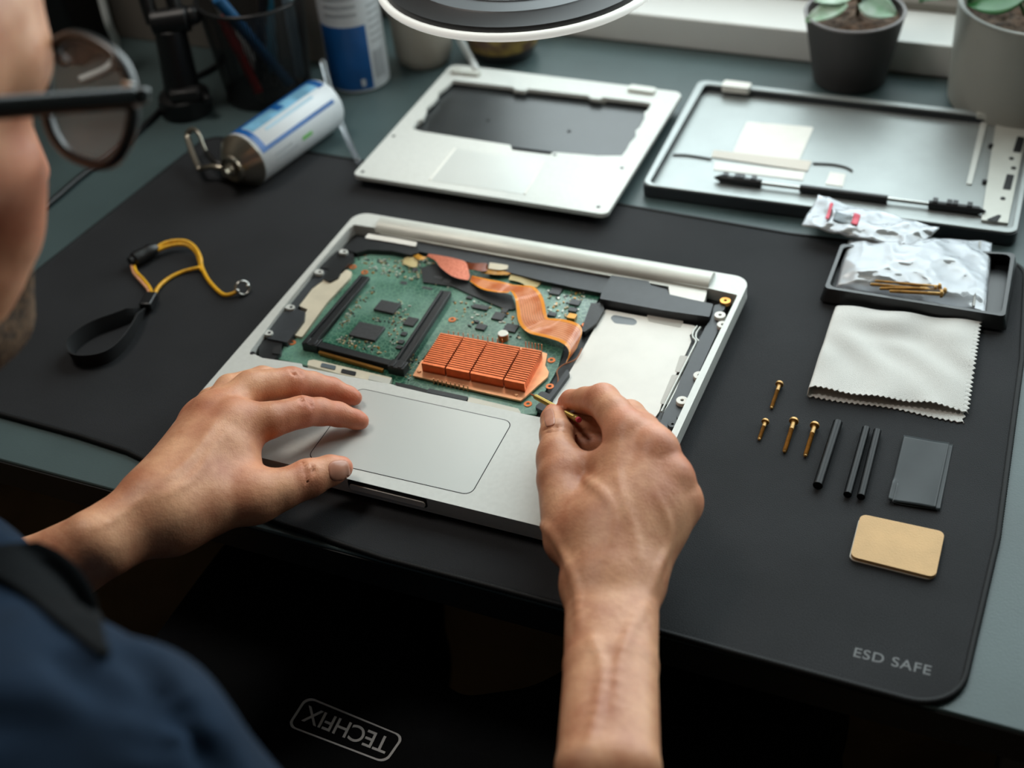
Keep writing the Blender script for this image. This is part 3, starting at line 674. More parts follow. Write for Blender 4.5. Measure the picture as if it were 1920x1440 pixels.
# hinge rod lying along the front of the lid shell
hr = thing('hinge_rod', 'slim black and silver hinge rod lying inside the front edge of the grey lid shell', 'rod', tuple(spot(1580, 362, FZ)))
HZ = FZ + .0036
def rodseg(a_, c_, r, m, name, z=HZ): B().cyl(spot(*a_, z), spot(*c_, z), r, n=14).obj(name, m, hr, bevel=.0004)
rodseg((1345, 334), (1842, 395), .0016, M_steel, 'shaft')
rodseg((1500, 353), (1664, 374), .0033, M_blk, 'grip')
for a_, c_ in (((1350, 334), (1428, 344)), ((1741, 383), (1836, 395))):
    b = B(); P_, Q_ = spot(*a_, HZ), spot(*c_, HZ); d = Q_ - P_
    b.cyl(P_, Q_, .0034, n=12)
    for t in (.12, .4, .52, .8): e = P_.lerp(Q_, t); b.box(e + Vector((0, .0015, .0015)), (.004, .006, .0055), math.atan2(d.y, d.x))
    e = P_ if a_[0] < 1500 else Q_; s_ = -1 if a_[0] < 1500 else 1
    b.cyl(e, e + d.normalized() * s_ * .005, .0030, .0006, n=10)
    b.obj('end_clip', M_blk, hr, bevel=.0003)

# ------------------------------------------------------------------ parts tray with bags
M_tray = mat('tray_plastic', (22, 24, 26), 0.35, var=0.1, scale=60, spec=0.6)
ty = thing('parts_tray', 'small black plastic tray holding clear bags, right edge of the mat', 'tray', (0.28, 0.15, 0))
TZ = .0125
to = outline([(1582, 462), (1896, 477), (1878, 588), (1554, 537)], TZ)
def shrink(pts, d): return grow(pts, -d)
b = B()
ro, ri = rounded(to, .005, 6), rounded(shrink(to, .0026), .0035, 6); rb, rbi = rounded(shrink(to, .003), .004, 6), rounded(shrink(to, .0052), .003, 6)
def ringv(p, z): return [b.bm.verts.new((x, y, z)) for x, y in p]
R_ = [ringv(rb, .0002), ringv(shrink(ro, .0012), TZ - .002), ringv(ro, TZ - .0018), ringv(ro, TZ), ringv(ri, TZ), ringv(rbi, .0022)]
for A_, Bq in zip(R_, R_[1:]):
    n = len(A_)
    for i in range(n): b.quad([A_[i], A_[(i + 1) % n], Bq[(i + 1) % n], Bq[i]])
b.quad(R_[0][::-1]); b.quad(R_[-1])
b.obj('tray_body', M_tray, ty, smooth=40)
def plastic(name, cov, col=(232, 236, 236), rough=.22, glos=.10):
    m = bpy.data.materials.new(name); m.use_nodes = True; nt = m.node_tree; N = nt.nodes; L = nt.links
    for n in list(N): N.remove(n)
    o = N.new('ShaderNodeOutputMaterial'); t = N.new('ShaderNodeBsdfTransparent'); d = N.new('ShaderNodeBsdfDiffuse'); tr_ = N.new('ShaderNodeBsdfTranslucent'); g = N.new('ShaderNodeBsdfGlossy')
    d.inputs[0].default_value = rgb(*col); tr_.inputs[0].default_value = rgb(*col); g.inputs['Roughness'].default_value = rough; g.inputs[0].default_value = rgb(250, 252, 255)
    m0 = N.new('ShaderNodeMixShader'); m0.inputs[0].default_value = .4; L.new(d.outputs[0], m0.inputs[1]); L.new(tr_.outputs[0], m0.inputs[2])
    m1 = N.new('ShaderNodeMixShader'); m1.inputs[0].default_value = cov; L.new(t.outputs[0], m1.inputs[1]); L.new(m0.outputs[0], m1.inputs[2])
    fr_ = N.new('ShaderNodeFresnel'); fr_.inputs[0].default_value = 1.5; ad = N.new('ShaderNodeMath'); ad.operation = 'ADD'; ad.inputs[1].default_value = glos; L.new(fr_.outputs[0], ad.inputs[0])
    m2 = N.new('ShaderNodeMixShader'); L.new(ad.outputs[0], m2.inputs[0]); L.new(m1.outputs[0], m2.inputs[1]); L.new(g.outputs[0], m2.inputs[2]); L.new(m2.outputs[0], o.inputs[0])
    return m
M_clear = plastic('clear_bag_film', .14, (226, 232, 232), .32, -.02); M_milk = plastic('milky_bag_film', .85, (222, 222, 217), .5, -.04)
M_red = mat('red_print', (206, 60, 84), .5)
from mathutils import noise as mnoise
def crumple(p, amp, sc, seed=0.0):
    v = Vector((p[0] * sc + seed, p[1] * sc - seed, seed * .37))
    return amp * (mnoise.ridged_multi_fractal(v, 1.0, 2.1, 3, 1.0, 2.0) - 1.0)
def sheet_quad(cs, z_fn, nu, nv, m, name, parent, th=.0003, ur=(0, 1), vr=(0, 1), **k):
    """crumpled sheet over a quad of ground points"""
    c = [Vector(spot(*q, .012)) for q in cs]
    def f(u, v):
        u = ur[0] + (ur[1] - ur[0]) * u; v = vr[0] + (vr[1] - vr[0]) * v
        p = c[0].lerp(c[1], u).lerp(c[3].lerp(c[2], u), v); return (p.x, p.y, z_fn(u, v, p))
    return B().grid(f, nu, nv, th).obj(name, m, parent, smooth=180, **k)
def pil(u, v, e=.5): return max(0.0, 16 * u * (1 - u) * v * (1 - v)) ** e
qB = [(1592, 442), (1862, 446), (1850, 582), (1566, 528)]
bagB = thing('zip_bag', 'crumpled milky zip bag of brass screws lying in the black tray', 'bag', (0.28, 0.15, .0025))
qB = [(1592, 442), (1862, 446), (1850, 582), (1566, 528)]
sheet_quad(qB, lambda u, v, p: .0063 + .0110 * pil(u, v, .4) + crumple(p, .0017, 40, 5.7), 70, 50, M_milk, 'inner_sheet', bagB, ur=(.02, .80), vr=(.0, .70))
sheet_quad([(1620, 448), (1780, 450), (1776, 520), (1600, 512)], lambda u, v, p: .0040 + .0060 * pil(u, v, .4) + crumple(p, .001, 40, 5.7), 50, 36, mat('white_foam_sheet', (226, 225, 220), .7), 'inner_foam', bagB)
sheet_quad(qB, lambda u, v, p: .0075 + .0110 * pil(u, v, .4) + crumple(p, .0017, 40, 5.7), 80, 56, M_clear, 'film_top', bagB)
sheet_quad(qB, lambda u, v, p: .0045 + .0010 * crumple(p, 1, 60, 1.7), 24, 16, M_clear, 'film_bottom', bagB)
a_, c_ = spot(1838, 452, .013), spot(1826, 572, .013)
B().tube([a_.lerp(c_, t / 12) + Vector((0, 0, -.001 + crumple(a_.lerp(c_, t / 12), .0015, 40, 5.7))) for t in range(13)], .0010, 6).obj('zip_strip', M_milk, bagB)
bagA = thing('printed_bag', 'long clear plastic bag with red print, reaching from the tray to the grey lid shell', 'bag', tuple(spot(1600, 420, .012)))
qA = [(1534, 368), (1760, 438), (1708, 478), (1503, 424)]
sheet_quad(qA, lambda u, v, p: .0135 + .0030 * pil(u, v, .5) + .003 * u + crumple(p, .0022, 45, 2.2), 70, 36, M_clear, 'film_top', bagA)
sheet_quad(qA, lambda u, v, p: .0122 + .0030 * pil(u, v, .5) + .003 * u + crumple(p, .0022, 45, 2.2), 60, 32, M_milk, 'film_bottom', bagA)
for q in ([(1556, 393), (1562, 395), (1552, 426), (1546, 423)], [(1600, 414), (1612, 418), (1606, 437), (1594, 433)]):
    sheet_quad(q, lambda u, v, p: .0182 + crumple(p, .0022, 45, 2.2), 6, 8, M_red, 'red_print', bagA)
sheet_quad([(1566, 408), (1632, 424), (1622, 438), (1560, 424)], lambda u, v, p: .0172 + crumple(p, .0022, 45, 2.2), 12, 8, mat('grey_contents', (92, 104, 110), .4), 'contents', bagA)

# ------------------------------------------------------------------ brass screws
M_brass = mat('brass', (200, 156, 88), 0.34, metal=0.35, var=0.15, scale=300)
def make_screw(L_, rh, rs, name='brass_screw'):
    """a screw along +x from the head; local origin at the head centre"""
    e = bpy.data.objects.new(name, None); COL.objects.link(e); e.empty_display_size = .005
    Rx = Matrix.Rotation(PI / 2, 4, 'Y')
    B().lathe([(0, -rh * .75), (rh * .55, -rh * .72), (rh * .92, -rh * .45), (rh, -rh * .1), (rh, rh * .15), (rs, rh * .2)], 20, Rx).obj('screw_head', M_brass, e, local=True, smooth=40)
    prof = [(rs, rh * .15), (rs, L_ * .25)]; z = L_ * .25
    while z < L_ - .0012:
        prof += [(rs * 1.02, z + .00025), (rs * .80, z + .0005)]; z += .0005
    prof += [(rs * .8, L_ - .0006), (rs * .5, L_), (0, L_)]
    B().lathe(prof, 14, Rx).obj('threaded_shaft', M_brass, e, local=True, smooth=30)
    B().box((-rh * .74, 0, 0), (rh * .12, rh * 1.3, rh * .28)).obj('slot', M_dark, e, local=True, smooth=0)
    return e
def lay(e, hp, tp_, rh, rs, zb=0.0, label=None, group=None):
    h = spot(hp[0], hp[1], zb + rh); t = spot(tp_[0], tp_[1], zb + rs); d = t - h
    e.location = h; e.rotation_euler = (0, math.asin(max(-1, min(1, -d.z / d.length))), math.atan2(d.y, d.x))
    return tag(e, label, 'screw', group)
for hp, tp_, rh, rs, lb in (((1461.5, 720.5), (1446, 766), .0027, .0013, 'brass screw lying alone nearest the white cloth'),
                        ((1435, 791), (1423, 825), .0026, .0013, 'shortest brass screw, below the lone one'),
                        ((1488.5, 790), (1470.5, 848), .0031, .0015, 'long brass screw between the short screw and its twin'),
                        ((1527.5, 798), (1509.5, 856), .0031, .0015, 'long brass screw closest to the thick black rod')):
    L_ = (spot(*hp, rh) - spot(*tp_, rs)).length
    lay(make_screw(L_, rh, rs), hp, tp_, rh, rs, 0, lb, 'brass screws laid out on the mat')
for i, (hp, tp_) in enumerate((((1770, 546), (1632, 533)), ((1760, 538), (1640, 527)), ((1752, 541), (1650, 541)), ((1764, 551), (1668, 546)))):
    L_ = (spot(*hp, .013) - spot(*tp_, .013)).length
    lay(make_screw(L_, .0028, .0013), hp, tp_, .0026, .0013, .0118 + .0010 * (i % 2), 'long brass screw showing through the milky bag in the tray', 'brass screws inside the bag')

# ------------------------------------------------------------------ black rods
M_rod = mat('black_rubber', (18, 20, 22), 0.33, var=0.08, scale=60, spec=0.2)
for a_, c_, r, lb in (((1571, 792), (1533, 911), .0031, 'thickest black rubber rod, next to the brass screws'),
                      ((1624, 803), (1589, 928), .0026, 'thin black rubber rod in the middle of the three'),
                      ((1645, 808), (1614, 932), .0026, 'thin black rubber rod nearest the dark film sheets')):
    P_, Q_ = spot(*a_, r), spot(*c_, r)
    o = B().cyl(P_, Q_, r, n=28).obj('rubber_rod', M_rod, smooth=40, bevel=.0003)
    tag(o, lb, 'rod', 'black rods on the mat')

# ------------------------------------------------------------------ dark film sheets
M_film = mat('dark_film', (42, 47, 49), 0.34, var=0.08, scale=60, spec=0.22)
def film(pxs, z, seed, lb):
    c = [Vector(spot(*q, z)) for q in pxs]
    def f(u, v):
        p = c[0].lerp(c[1], u).lerp(c[3].lerp(c[2], u), v)
        return (p.x, p.y, z + .0004 + .0010 * max(0, v - .6) ** 2 * 4 + .00035 * math.sin(5 * u + seed) * math.sin(4 * v + seed) + (.0012 * max(0, .14 - u) * 6 if v > .7 else 0))
    o = B().grid(f, 20, 26, .0002).obj('film_sheet', M_film, smooth=180)
    tag(o, lb, 'film', 'dark film sheets')
film([(1701, 820), (1787, 834), (1762, 960), (1672, 945)], .0002, .3, 'dark translucent film sheet underneath, its right edge peeking out')
film([(1694, 817), (1780, 830.5), (1754, 956), (1664, 940)], .0010, 1.2, 'dark translucent film sheet on top, above the tan pad')

# ------------------------------------------------------------------ tan thermal pad
tpd = thing('thermal_pad', 'tan rectangular pad with rounded corners near the mat corner', 'pad', tuple(spot(1683, 1025, 0)))
po = outline([(1614, 963), (1772, 997), (1754, 1083), (1594, 1043)], .0034)
B().prism(rounded(po, .0042, 6), .0009, .0034).obj('pad', mat('tan_foam', (218, 178, 124), .6, var=.05, scale=50, bump=.2, bscale=900), tpd, smooth=30, bevel=.0004)
pl = [(x - .0006, y - .0006) for x, y in po]
B().prism(rounded(pl, .0042, 6), .0002, .0010).obj('backing_liner', mat('pale_liner', (176, 172, 162), .4), tpd, smooth=30)

# ------------------------------------------------------------------ folded cloth
M_cloth = mat('white_microfibre', (214, 213, 208), 0.9, var=0.03, scale=30, bump=0.5, bscale=1800, spec=0.2)
A0, A1, A2, A3 = [Vector(spot(*q, .005)) for q in ((1574, 577), (1838, 606), (1815, 770), (1523, 728))]   # back-left, back-right, front-right, front-left
def cloth_f(u, v):
    # u runs round the folded section: bottom sheet right edge -> fold at the left -> top sheet right edge ; v from back to front
    zig = .0022 * (abs(((v * 22) % 1.0) - .5) * 2 - .5)
    lay_ = 0 if u < .5 else 1
    s = (1 - u / .46) if u < .46 else ((u - .54) / .46 if u > .54 else 0.0)          # 0 at the fold, 1 at the right edge
    zigv = .0020 * (abs(((s * 27) % 1.0) - .5) * 2 - .5) if v > .985 else 0.0
    L_ = A0.lerp(A3, v); Rr = A1.lerp(A2, v)
    p = L_.lerp(Rr, s * (1.0 if lay_ else .985))
    ax = (Rr - L_).normalized(); ay = (A3 - A0).normalized()
    fold = 0.0
    h = .0042 + .0012 * (1 - v)
    if .46 <= u <= .54:
        a = (u - .46) / .08 * PI; p = p - ax * (h * .5 * math.sin(a)); z = .0006 + h * .5 * (1 - math.cos(a))
    else: z = .0006 + (h if lay_ else 0)
    if lay_:
        z += .0020 * math.sin(3.0 * s + .6) * (1 - s) * (.3 + v) + .0013 * math.sin(7 * s + 3 * v) * math.sin(PI * v) - .0022 * max(0, s - .4) * v + .0008 * math.sin(16 * s - 5 * v + 2 * math.sin(6 * v))
        z += .0022 * math.exp(-((s - .3) ** 2 * 18 + (v - .14) ** 2 * 60)) - .0024 * math.exp(-((s - .42) ** 2 * 14 + (v - .27) ** 2 * 90)) + .0016 * math.exp(-((s - .8) ** 2 * 30 + (v - .22) ** 2 * 70))
        z += .0020 * math.exp(-((s - .62 - .5 * (v - .75)) ** 2 * 90)) * max(0, v - .45) * 2
        p = p + ay * (.0012 * math.sin(6 * s) * max(0, (v - .8) / .2))
    else:
        p = p + ay * (.0035 + .0035 * s * s + .001 * math.sin(9 * s)) * max(0, (v - .8) / .2)
    if s > .97: p = p + ax * zig
    if v > .985: p = p + ay * zigv
    return (p.x, p.y, max(z, .0006))
o = B().grid(cloth_f, 330, 190, .0007).obj('cleaning_cloth', M_cloth, smooth=180)
tag(o, 'folded white microfibre cloth with zigzag cut edges below the black tray', 'cloth')

# ------------------------------------------------------------------ wrist strap
def cs_(p): return (100 + p[0] * .2222, 400 + p[1] * .2222)
ws = thing('wrist_strap', 'black and yellow anti-static wrist strap lying left on the mat', 'strap', tuple(spot(260, 580, 0)))
M_band = mat('black_webbing', (20, 22, 24), 0.75, var=0.2, scale=900, bump=.4, bscale=2500)
M_yel = mat('yellow_cord', (236, 176, 34), 0.4, var=0.12, scale=300)
M_yel2 = mat('pale_cord', (236, 172, 132), 0.4, var=0.15, scale=300)
path = smooth_path([spot(*cs_(q), 0.0) for q in ((775, 838), (690, 900), (560, 955), (370, 1025), (225, 1115), (158, 1205), (200, 1285), (330, 1300), (480, 1262), (600, 1165), (690, 1040), (745, 930), (788, 838))], 10)
n = len(path)
def band(u, v):
    i = min(n - 1, round(u * (n - 1))); p = path[i]; e = min(u, 1 - u)
    hgt = .0125 * min(1, .35 + e * 6)
    t = (path[min(i + 1, n - 1)] - path[max(i - 1, 0)]).normalized(); nr = Vector((t.y, -t.x, 0))
    return p + Vector((0, 0, .0003 + hgt * v)) + nr * (.0022 * (v - .5))
B().grid(band, n, 6, .0012).obj('band', M_band, ws, smooth=60)
def cord(pts, r, m, name='cord'): B().tube(smooth_path([spot(*cs_((x, y)), z) for x, y, z in pts], 7), r, 8).obj(name, m, ws, smooth=180)
cord([(860, 300, .0075), (940, 252, .008), (1040, 232, .0085), (1130, 242, .008), (1200, 295, .006), (1240, 375, .004), (1252, 450, .0022), (1300, 550, .0016), (1370, 635, .0018), (1440, 688, .002), (1510, 680, .003), (1550, 655, .004)], .00165, M_yel)
cord([(862, 318, .006), (960, 280, .0065), (1060, 262, .007), (1140, 275, .006), (1205, 330, .004), (1232, 400, .0022), (1245, 460, .0020), (1262, 490, .002)], .0016, M_yel)
cord([(848, 700, .004), (890, 620, .0028), (980, 545, .002), (1100, 490, .0018), (1235, 458, .0035)], .0015, M_yel)
cord([(680, 430, .004), (695, 490, .003), (760, 560, .0022), (815, 635, .0022), (838, 700, .0035)], .0015, M_yel)
cord([(662, 440, .004), (680, 505, .0025), (740, 575, .0020), (795, 640, .0020), (820, 700, .003)], .0012, M_yel2)
p, q = spot(*cs_((672, 398)), .0065), spot(*cs_((872, 288)), .0065); d = (q - p)
b = B(); T = Matrix.Translation(p) @ frame_from(d).to_4x4(); L_ = d.length
b.lathe([(0, 0), (.0044, 0), (.0060, .0015), (.0062, L_ * .35), (.0056, L_ * .6), (.0062, L_ * .72), (.0048, L_ * .9), (.0040, L_), (0, L_)], 20, T)
b.obj('cord_lock', M_tray, ws, smooth=40)
B().cyl(p - d.normalized() * .0032, p + d.normalized() * .001, .0042, n=18).obj('lock_button', M_tray, ws, bevel=.0006)
p, q = spot(*cs_((838, 690)), .0055), spot(*cs_((775, 800)), .0055); d = q - p
B().box((p + q) / 2, (d.length, .0095, .0080), math.atan2(d.y, d.x)).box(((p.x + q.x) / 2 - .004, (p.y + q.y) / 2 + .002, .004), (.008, .004, .005), math.atan2(d.y, d.x)).obj('connector', M_tray, ws, bevel=.0014, seg=3)
c = spot(*cs_((1598, 630)), .0055)
Tm = Matrix.Translation(c) @ frame_from((.62, -.45, .5)).to_4x4()
B().lathe([(.0052 + .0011 * math.cos(a), .0016 * math.sin(a)) for a in [2 * PI * k / 10 for k in range(10)]], 28, Tm, close=True).obj('snap_ring', M_steel, ws, smooth=180)
b = B()
for q in ((1555, 655), (1642, 612)): b.ball(spot(*cs_(q), .006), .0017, 12)
b.obj('snap_stud', M_steel, ws, smooth=180)

# ------------------------------------------------------------------ cans
M_can = mat('white_can_paint', (192, 197, 200), 0.34, spec=0.5)
M_blue = mat('blue_label', (14, 84, 150), 0.36, var=0.12, scale=30, spec=0.6)
M_lblue = mat('light_blue_label', (120, 174, 204), 0.32, var=0.2, scale=60, spec=0.6)
M_sil = mat('tin_silver', (176, 170, 156), 0.28, metal=0.95, var=0.05, scale=30)
M_grey = mat('grey_label_print', (158, 162, 166), 0.4)
M_green = mat('green_label_print', (110, 178, 96), 0.4)
def patch(T, r, a0, a1, z0, z1, name, m, parent, n=24):
    b = B(); rows = []
    for z in (z0, z1): rows.append([b.bm.verts.new(T @ Vector((r * math.cos(a0 + (a1 - a0) * i / n), r * math.sin(a0 + (a1 - a0) * i / n), z))) for i in range(n + 1)])
    rin = []
    for z in (z0, z1): rin.append([b.bm.verts.new(T @ Vector(((r - .0006) * math.cos(a0 + (a1 - a0) * i / n), (r - .0006) * math.sin(a0 + (a1 - a0) * i / n), z))) for i in range(n + 1)])
    for i in range(n):
        b.quad([rows[0][i], rows[0][i + 1], rows[1][i + 1], rows[1][i]]); b.quad([rin[0][i + 1], rin[0][i], rin[1][i], rin[1][i + 1]])
        b.quad([rows[0][i], rin[0][i], rin[0][i + 1], rows[0][i + 1]]); b.quad([rows[1][i + 1], rin[1][i + 1], rin[1][i], rows[1][i]])
    b.quad([rows[0][0], rows[1][0], rin[1][0], rin[0][0]]); b.quad([rows[1][n], rows[0][n], rin[0][n], rin[1][n]])
    return b.obj(name, m, parent, smooth=40)
CR = .0245
s0 = spot(456, 297, CR); s1 = spot(606, 191, CR); ax = (s1 - s0); ax.z = 0; CL = ax.length; ax.normalize()
s0.z = CR + DESK + .0008
dc = thing('duster_can', 'blue and white compressed air can lying on its side at the upper left', 'spray can', (s0.x, s0.y, DESK))
up = Vector((0, 0, 1)); side = ax.cross(up).normalized()     # side points to the viewer's right
T = Matrix.Translation(s0) @ Matrix((up, up.cross(ax) * -1, ax)).transposed().to_4x4()
T = Matrix.Translation(s0) @ Matrix((up, ax.cross(up), ax)).transposed().to_4x4()
def ang(deg): return math.radians(deg)
B().lathe([(0, -.0005), (CR - .001, 0), (CR, .0015), (CR, CL - .002), (CR - .0012, CL), (CR - .004, CL + .001), (CR - .006, CL - .002), (0, CL - .003)], 48, T).obj('can_body', M_can, dc, smooth=40)
B().lathe([(CR - .0002, .0006), (CR + .0004, -.0008), (CR - .0006, -.0022), (CR - .003, -.004), (CR - .008, -.011), (.0125, -.0135), (.0120, -.0158), (.0105, -.0165), (.0100, -.0145), (.0065, -.0150), (.0060, -.0190), (.0040, -.0200), (.0036, -.0240), (0, -.0240)], 40, T).obj('valve_dome', M_sil, dc, smooth=40)
sgn = 1 if (T.to_3x3() @ Vector((0, 1, 0))).dot(Vector((0.5, -0.8, 0))) > 0 else -1       # +angle turns towards the viewer
def pa(a0, a1, z0, z1, nm, m, rr=0.0): 
    a, b_ = sorted((sgn * ang(a0), sgn * ang(a1))); patch(T, CR + .00025 + rr, a, b_, CL * z0, CL * z1, nm, m, dc)
pa(-80, -14, .03, .97, 'label_blue', M_blue)
pa(-14, 16, .10, .90, 'label_pale', M_lblue)
pa(-14, 64, .03, .09, 'label_blue', M_blue)
pa(55, 64, .09, .92, 'label_line', M_blue)
pa(-14, 20, .90, .97, 'label_blue', M_blue)
pa(-14, 8, .44, .52, 'label_blue', M_blue, .0001)
pa(24, 31, .20, .78, 'label_stripe', mat('pale_label_print', (150, 178, 194), .4))
pa(84, 92, .46, .58, 'label_mark', M_green)
pa(78, 83, .14, .34, 'label_stripe', M_grey); pa(90, 95, .14, .40, 'label_stripe', M_grey)
# lever of the can
lv = smooth_path([spot(375, 318, .012), spot(362, 290, .016), spot(352, 258, .022), spot(354, 247, .026), spot(364, 243, .028), spot(373, 252, .026), spot(380, 270, .020), spot(386, 284, .015)], 6)
B().tube(lv, .0026, 8, flat=.6).obj('trigger_lever', M_sil, dc, smooth=180)
B().tube([spot(388, 288, .013), spot(400, 300, .014), spot(420, 314, .016)], .0030, 8).obj('valve_stem', mat('black_nozzle', (30, 30, 30), .4), dc, smooth=180)
B().tube([spot(376, 316, .0125), spot(398, 312, .014), spot(425, 317, .017)], .0026, 8).obj('lever_bracket', M_sil, dc, smooth=180)

sc_ = spot(676, 150, DESK); SR = .0292
st = thing('spray_can', 'standing white spray can with a blue lower label behind the lying can', 'spray can', tuple(sc_))
T = Matrix.Translation(sc_)
B().lathe([(0, .0005), (SR - .003, 0), (SR, .002), (SR, .155), (SR - .001, .158), (SR - .006, .166), (.015, .172), (.015, .176), (0, .176)], 48, T).obj('can_body', M_can, st, smooth=40)
B().lathe([(0, .176), (.012, .176), (.012, .190), (.008, .196), (0, .196)], 28, T).obj('cap', M_can, st, smooth=40)
va = math.atan2(CAM_LOC[1] - sc_.y, CAM_LOC[0] - sc_.x)
patch(T, SR + .0003, va - 1.25, va + .42, .004, .068, 'label_blue', M_blue, st)
for k in range(7): patch(T, SR + .0003, va - .9, va + .2, .078 + .008 * k, .0812 + .008 * k, 'label_text_line', M_grey, st)
patch(T, SR + .0003, va + .55, va + 1.0, .012, .040, 'barcode', M_grey, st)
for k in range(6): patch(T, SR + .0003, va + .56, va + 1.1, .048 + .007 * k, .0505 + .007 * k, 'label_text_line', M_grey, st)
patch(T, SR + .0006, va + .02, va + .16, .008, .015, 'emblem', M_can, st, 6)

# ------------------------------------------------------------------ jars behind
jc = spot(797, 112, DESK)
jar = thing('jar', 'tall beige-white jar standing between the spray can and the dark bowl', 'jar', tuple(jc))
M_jar = mat('cream_ceramic', (170, 164, 152), 0.4, var=.03, scale=20)
B().lathe([(0, .0003), (.022, 0), (.026, .004), (.0285, .014), (.0295, .05), (.0300, .11), (.0285, .118), (.024, .120), (.024, .118), (.026, .115), (.026, .01), (0, .008)], 44, Matrix.Translation(jc)).obj('jar_body', M_jar, jar, smooth=45)
B().lathe([(.0302, .052), (.0306, .054), (.0306, .056), (.0303, .058)], 44, Matrix.Translation(jc)).obj('jar_ridge', M_jar, jar)
kc = spot(945, 100, DESK)
bw = thing('bowl_planter', 'dark round bowl with a golden upper band behind the keyboard frame', 'bowl', tuple(kc))
B().lathe([(0, .0003), (.024, 0), (.030, .004), (.0340, .012), (.0345, .014)], 40, Matrix.Translation(kc)).obj('bowl_body', mat('dark_stoneware', (34, 35, 36), .4), bw, smooth=45)
B().lathe([(.0345, .014), (.0356, .024), (.0345, .036), (.0325, .036), (.032, .028), (0, .027)], 40, Matrix.Translation(kc)).obj('rim_band', mat('golden_glaze', (150, 128, 66), .45, var=.35, scale=70, col2=(84, 62, 50)), bw, smooth=45)
# white cable leaning behind the frame
M_cable = mat('white_cable_sheath', (206, 208, 206), 0.4)
o = B().tube(smooth_path([Vector((-.055, .275, .196)), Vector((-.085, .30, .13)), spot(840, 8, .075), spot(856, 60, .045), spot(872, 92, .022), spot(886, 116, .010), spot(893, 132, .0145)], 8), .0034, 10).obj('white_cable', M_cable, smooth=180)
tag(o, 'white cable hanging from the lamp ring down to the back corner of the keyboard frame', 'cable')

# ------------------------------------------------------------------ pen cup with pens
pc = spot(506, 170, DESK); PR0, PR1, PH = .041, .050, .098
cup = thing('pen_cup', 'black wire mesh pen cup behind the lying can', 'pen cup', tuple(pc))
mm = bpy.data.materials.new('black_wire_mesh'); mm.use_nodes = True; nt = mm.node_tree; N = nt.nodes; L = nt.links; p_ = N['Principled BSDF']
p_.inputs['Base Color'].default_value = rgb(20, 22, 24); p_.inputs['Roughness'].default_value = .4
uv = N.new('ShaderNodeUVMap'); sp = N.new('ShaderNodeSeparateXYZ'); L.new(uv.outputs[0], sp.inputs[0])
def saw(out, k):
    a = N.new('ShaderNodeMath'); a.operation = 'MULTIPLY'; a.inputs[1].default_value = k; L.new(out, a.inputs[0])
    f = N.new('ShaderNodeMath'); f.operation = 'FRACT'; L.new(a.outputs[0], f.inputs[0])
    g = N.new('ShaderNodeMath'); g.operation = 'LESS_THAN'; g.inputs[1].default_value = .42; L.new(f.outputs[0], g.inputs[0]); return g.outputs[0]
mxm = N.new('ShaderNodeMath'); mxm.operation = 'MAXIMUM'; L.new(saw(sp.outputs['X'], 120), mxm.inputs[0]); L.new(saw(sp.outputs['Y'], 44), mxm.inputs[1]); L.new(mxm.outputs[0], p_.inputs['Alpha'])
B().grid(lambda u, v: pc + Vector(((PR0 + (PR1 - PR0) * v) * math.cos(2 * PI * u), (PR0 + (PR1 - PR0) * v) * math.sin(2 * PI * u), .002 + (PH - .002) * v)), 65, 8, 0, uvs=True).obj('mesh_wall', mm, cup, smooth=180)
B().lathe([(PR1 + .0022 * math.cos(a), PH + .0022 * math.sin(a)) for a in [2 * PI * k / 8 for k in range(8)]], 48, Matrix.Translation(pc), close=True).obj('rim', M_tray, cup, smooth=180)
B().lathe([(0, 0), (PR0 + .001, 0), (PR0 + .001, .005), (PR0 - .002, .005), (PR0 - .002, .002), (0, .002)], 40, Matrix.Translation(pc)).obj('base', M_tray, cup)
def pen(bx, by, tx_, ty_, L_, r, col, lb, capc=None):
    a = pc + Vector((bx, by, .004)); t = (Vector((tx_ - bx, ty_ - by, PH))).normalized()
    e = thing('pen', lb, 'pen', tuple(a), 'pens in the mesh cup')
    m = mat('pen_%d_%d_%d' % col, col, .35)
    B().cyl(a + t * .012, a + t * (L_ * .62), r, n=14).obj('barrel', m, e)
    B().cyl(a, a + t * .012, .0008, r, n=14).obj('tip', M_sil, e)
    B().cyl(a + t * (L_ * .62), a + t * L_, r * 1.15, n=14).obj('cap', mat('pen_%d_%d_%d' % (capc or col), capc or col, .35), e, bevel=.0006)
pen(.012, -.030, -.012, -.036, .090, .0044, (168, 22, 22), 'short red pen standing in the mesh cup, seen through its wall')
pen(.034, -.004, -.004, -.036, .120, .0048, (28, 92, 140), 'blue pen leaning across the mesh cup')
pen(-.012, .010, -.040, -.004, .150, .0046, (206, 208, 206), 'white pen leaning on the left rim of the mesh cup')
pen(.004, .004, .000, .034, .150, .0045, (40, 104, 128), 'teal pen at the back of the mesh cup', (20, 60, 80))
pen(-.006, -.012, .010, .012, .135, .0045, (24, 26, 28), 'black pen upright in the middle of the mesh cup')
pen(.030, .012, .044, -.004, .150, .0050, (150, 176, 190), 'pale blue pen leaning on the right rim of the mesh cup')

mt = plastic('clear_tube', .10, (190, 205, 208), .2, .03)
o = B().tube(smooth_path([spot(604, 112, .050), spot(622, 180, .026), spot(640, 232, .010), spot(657, 272, .0026), spot(672, 304, .0026)], 8), .0030, 10, flat=.8).obj('plastic_tube', mt, smooth=180)
tag(o, 'faint clear plastic tube leaning beside the base end of the lying can', 'tube')

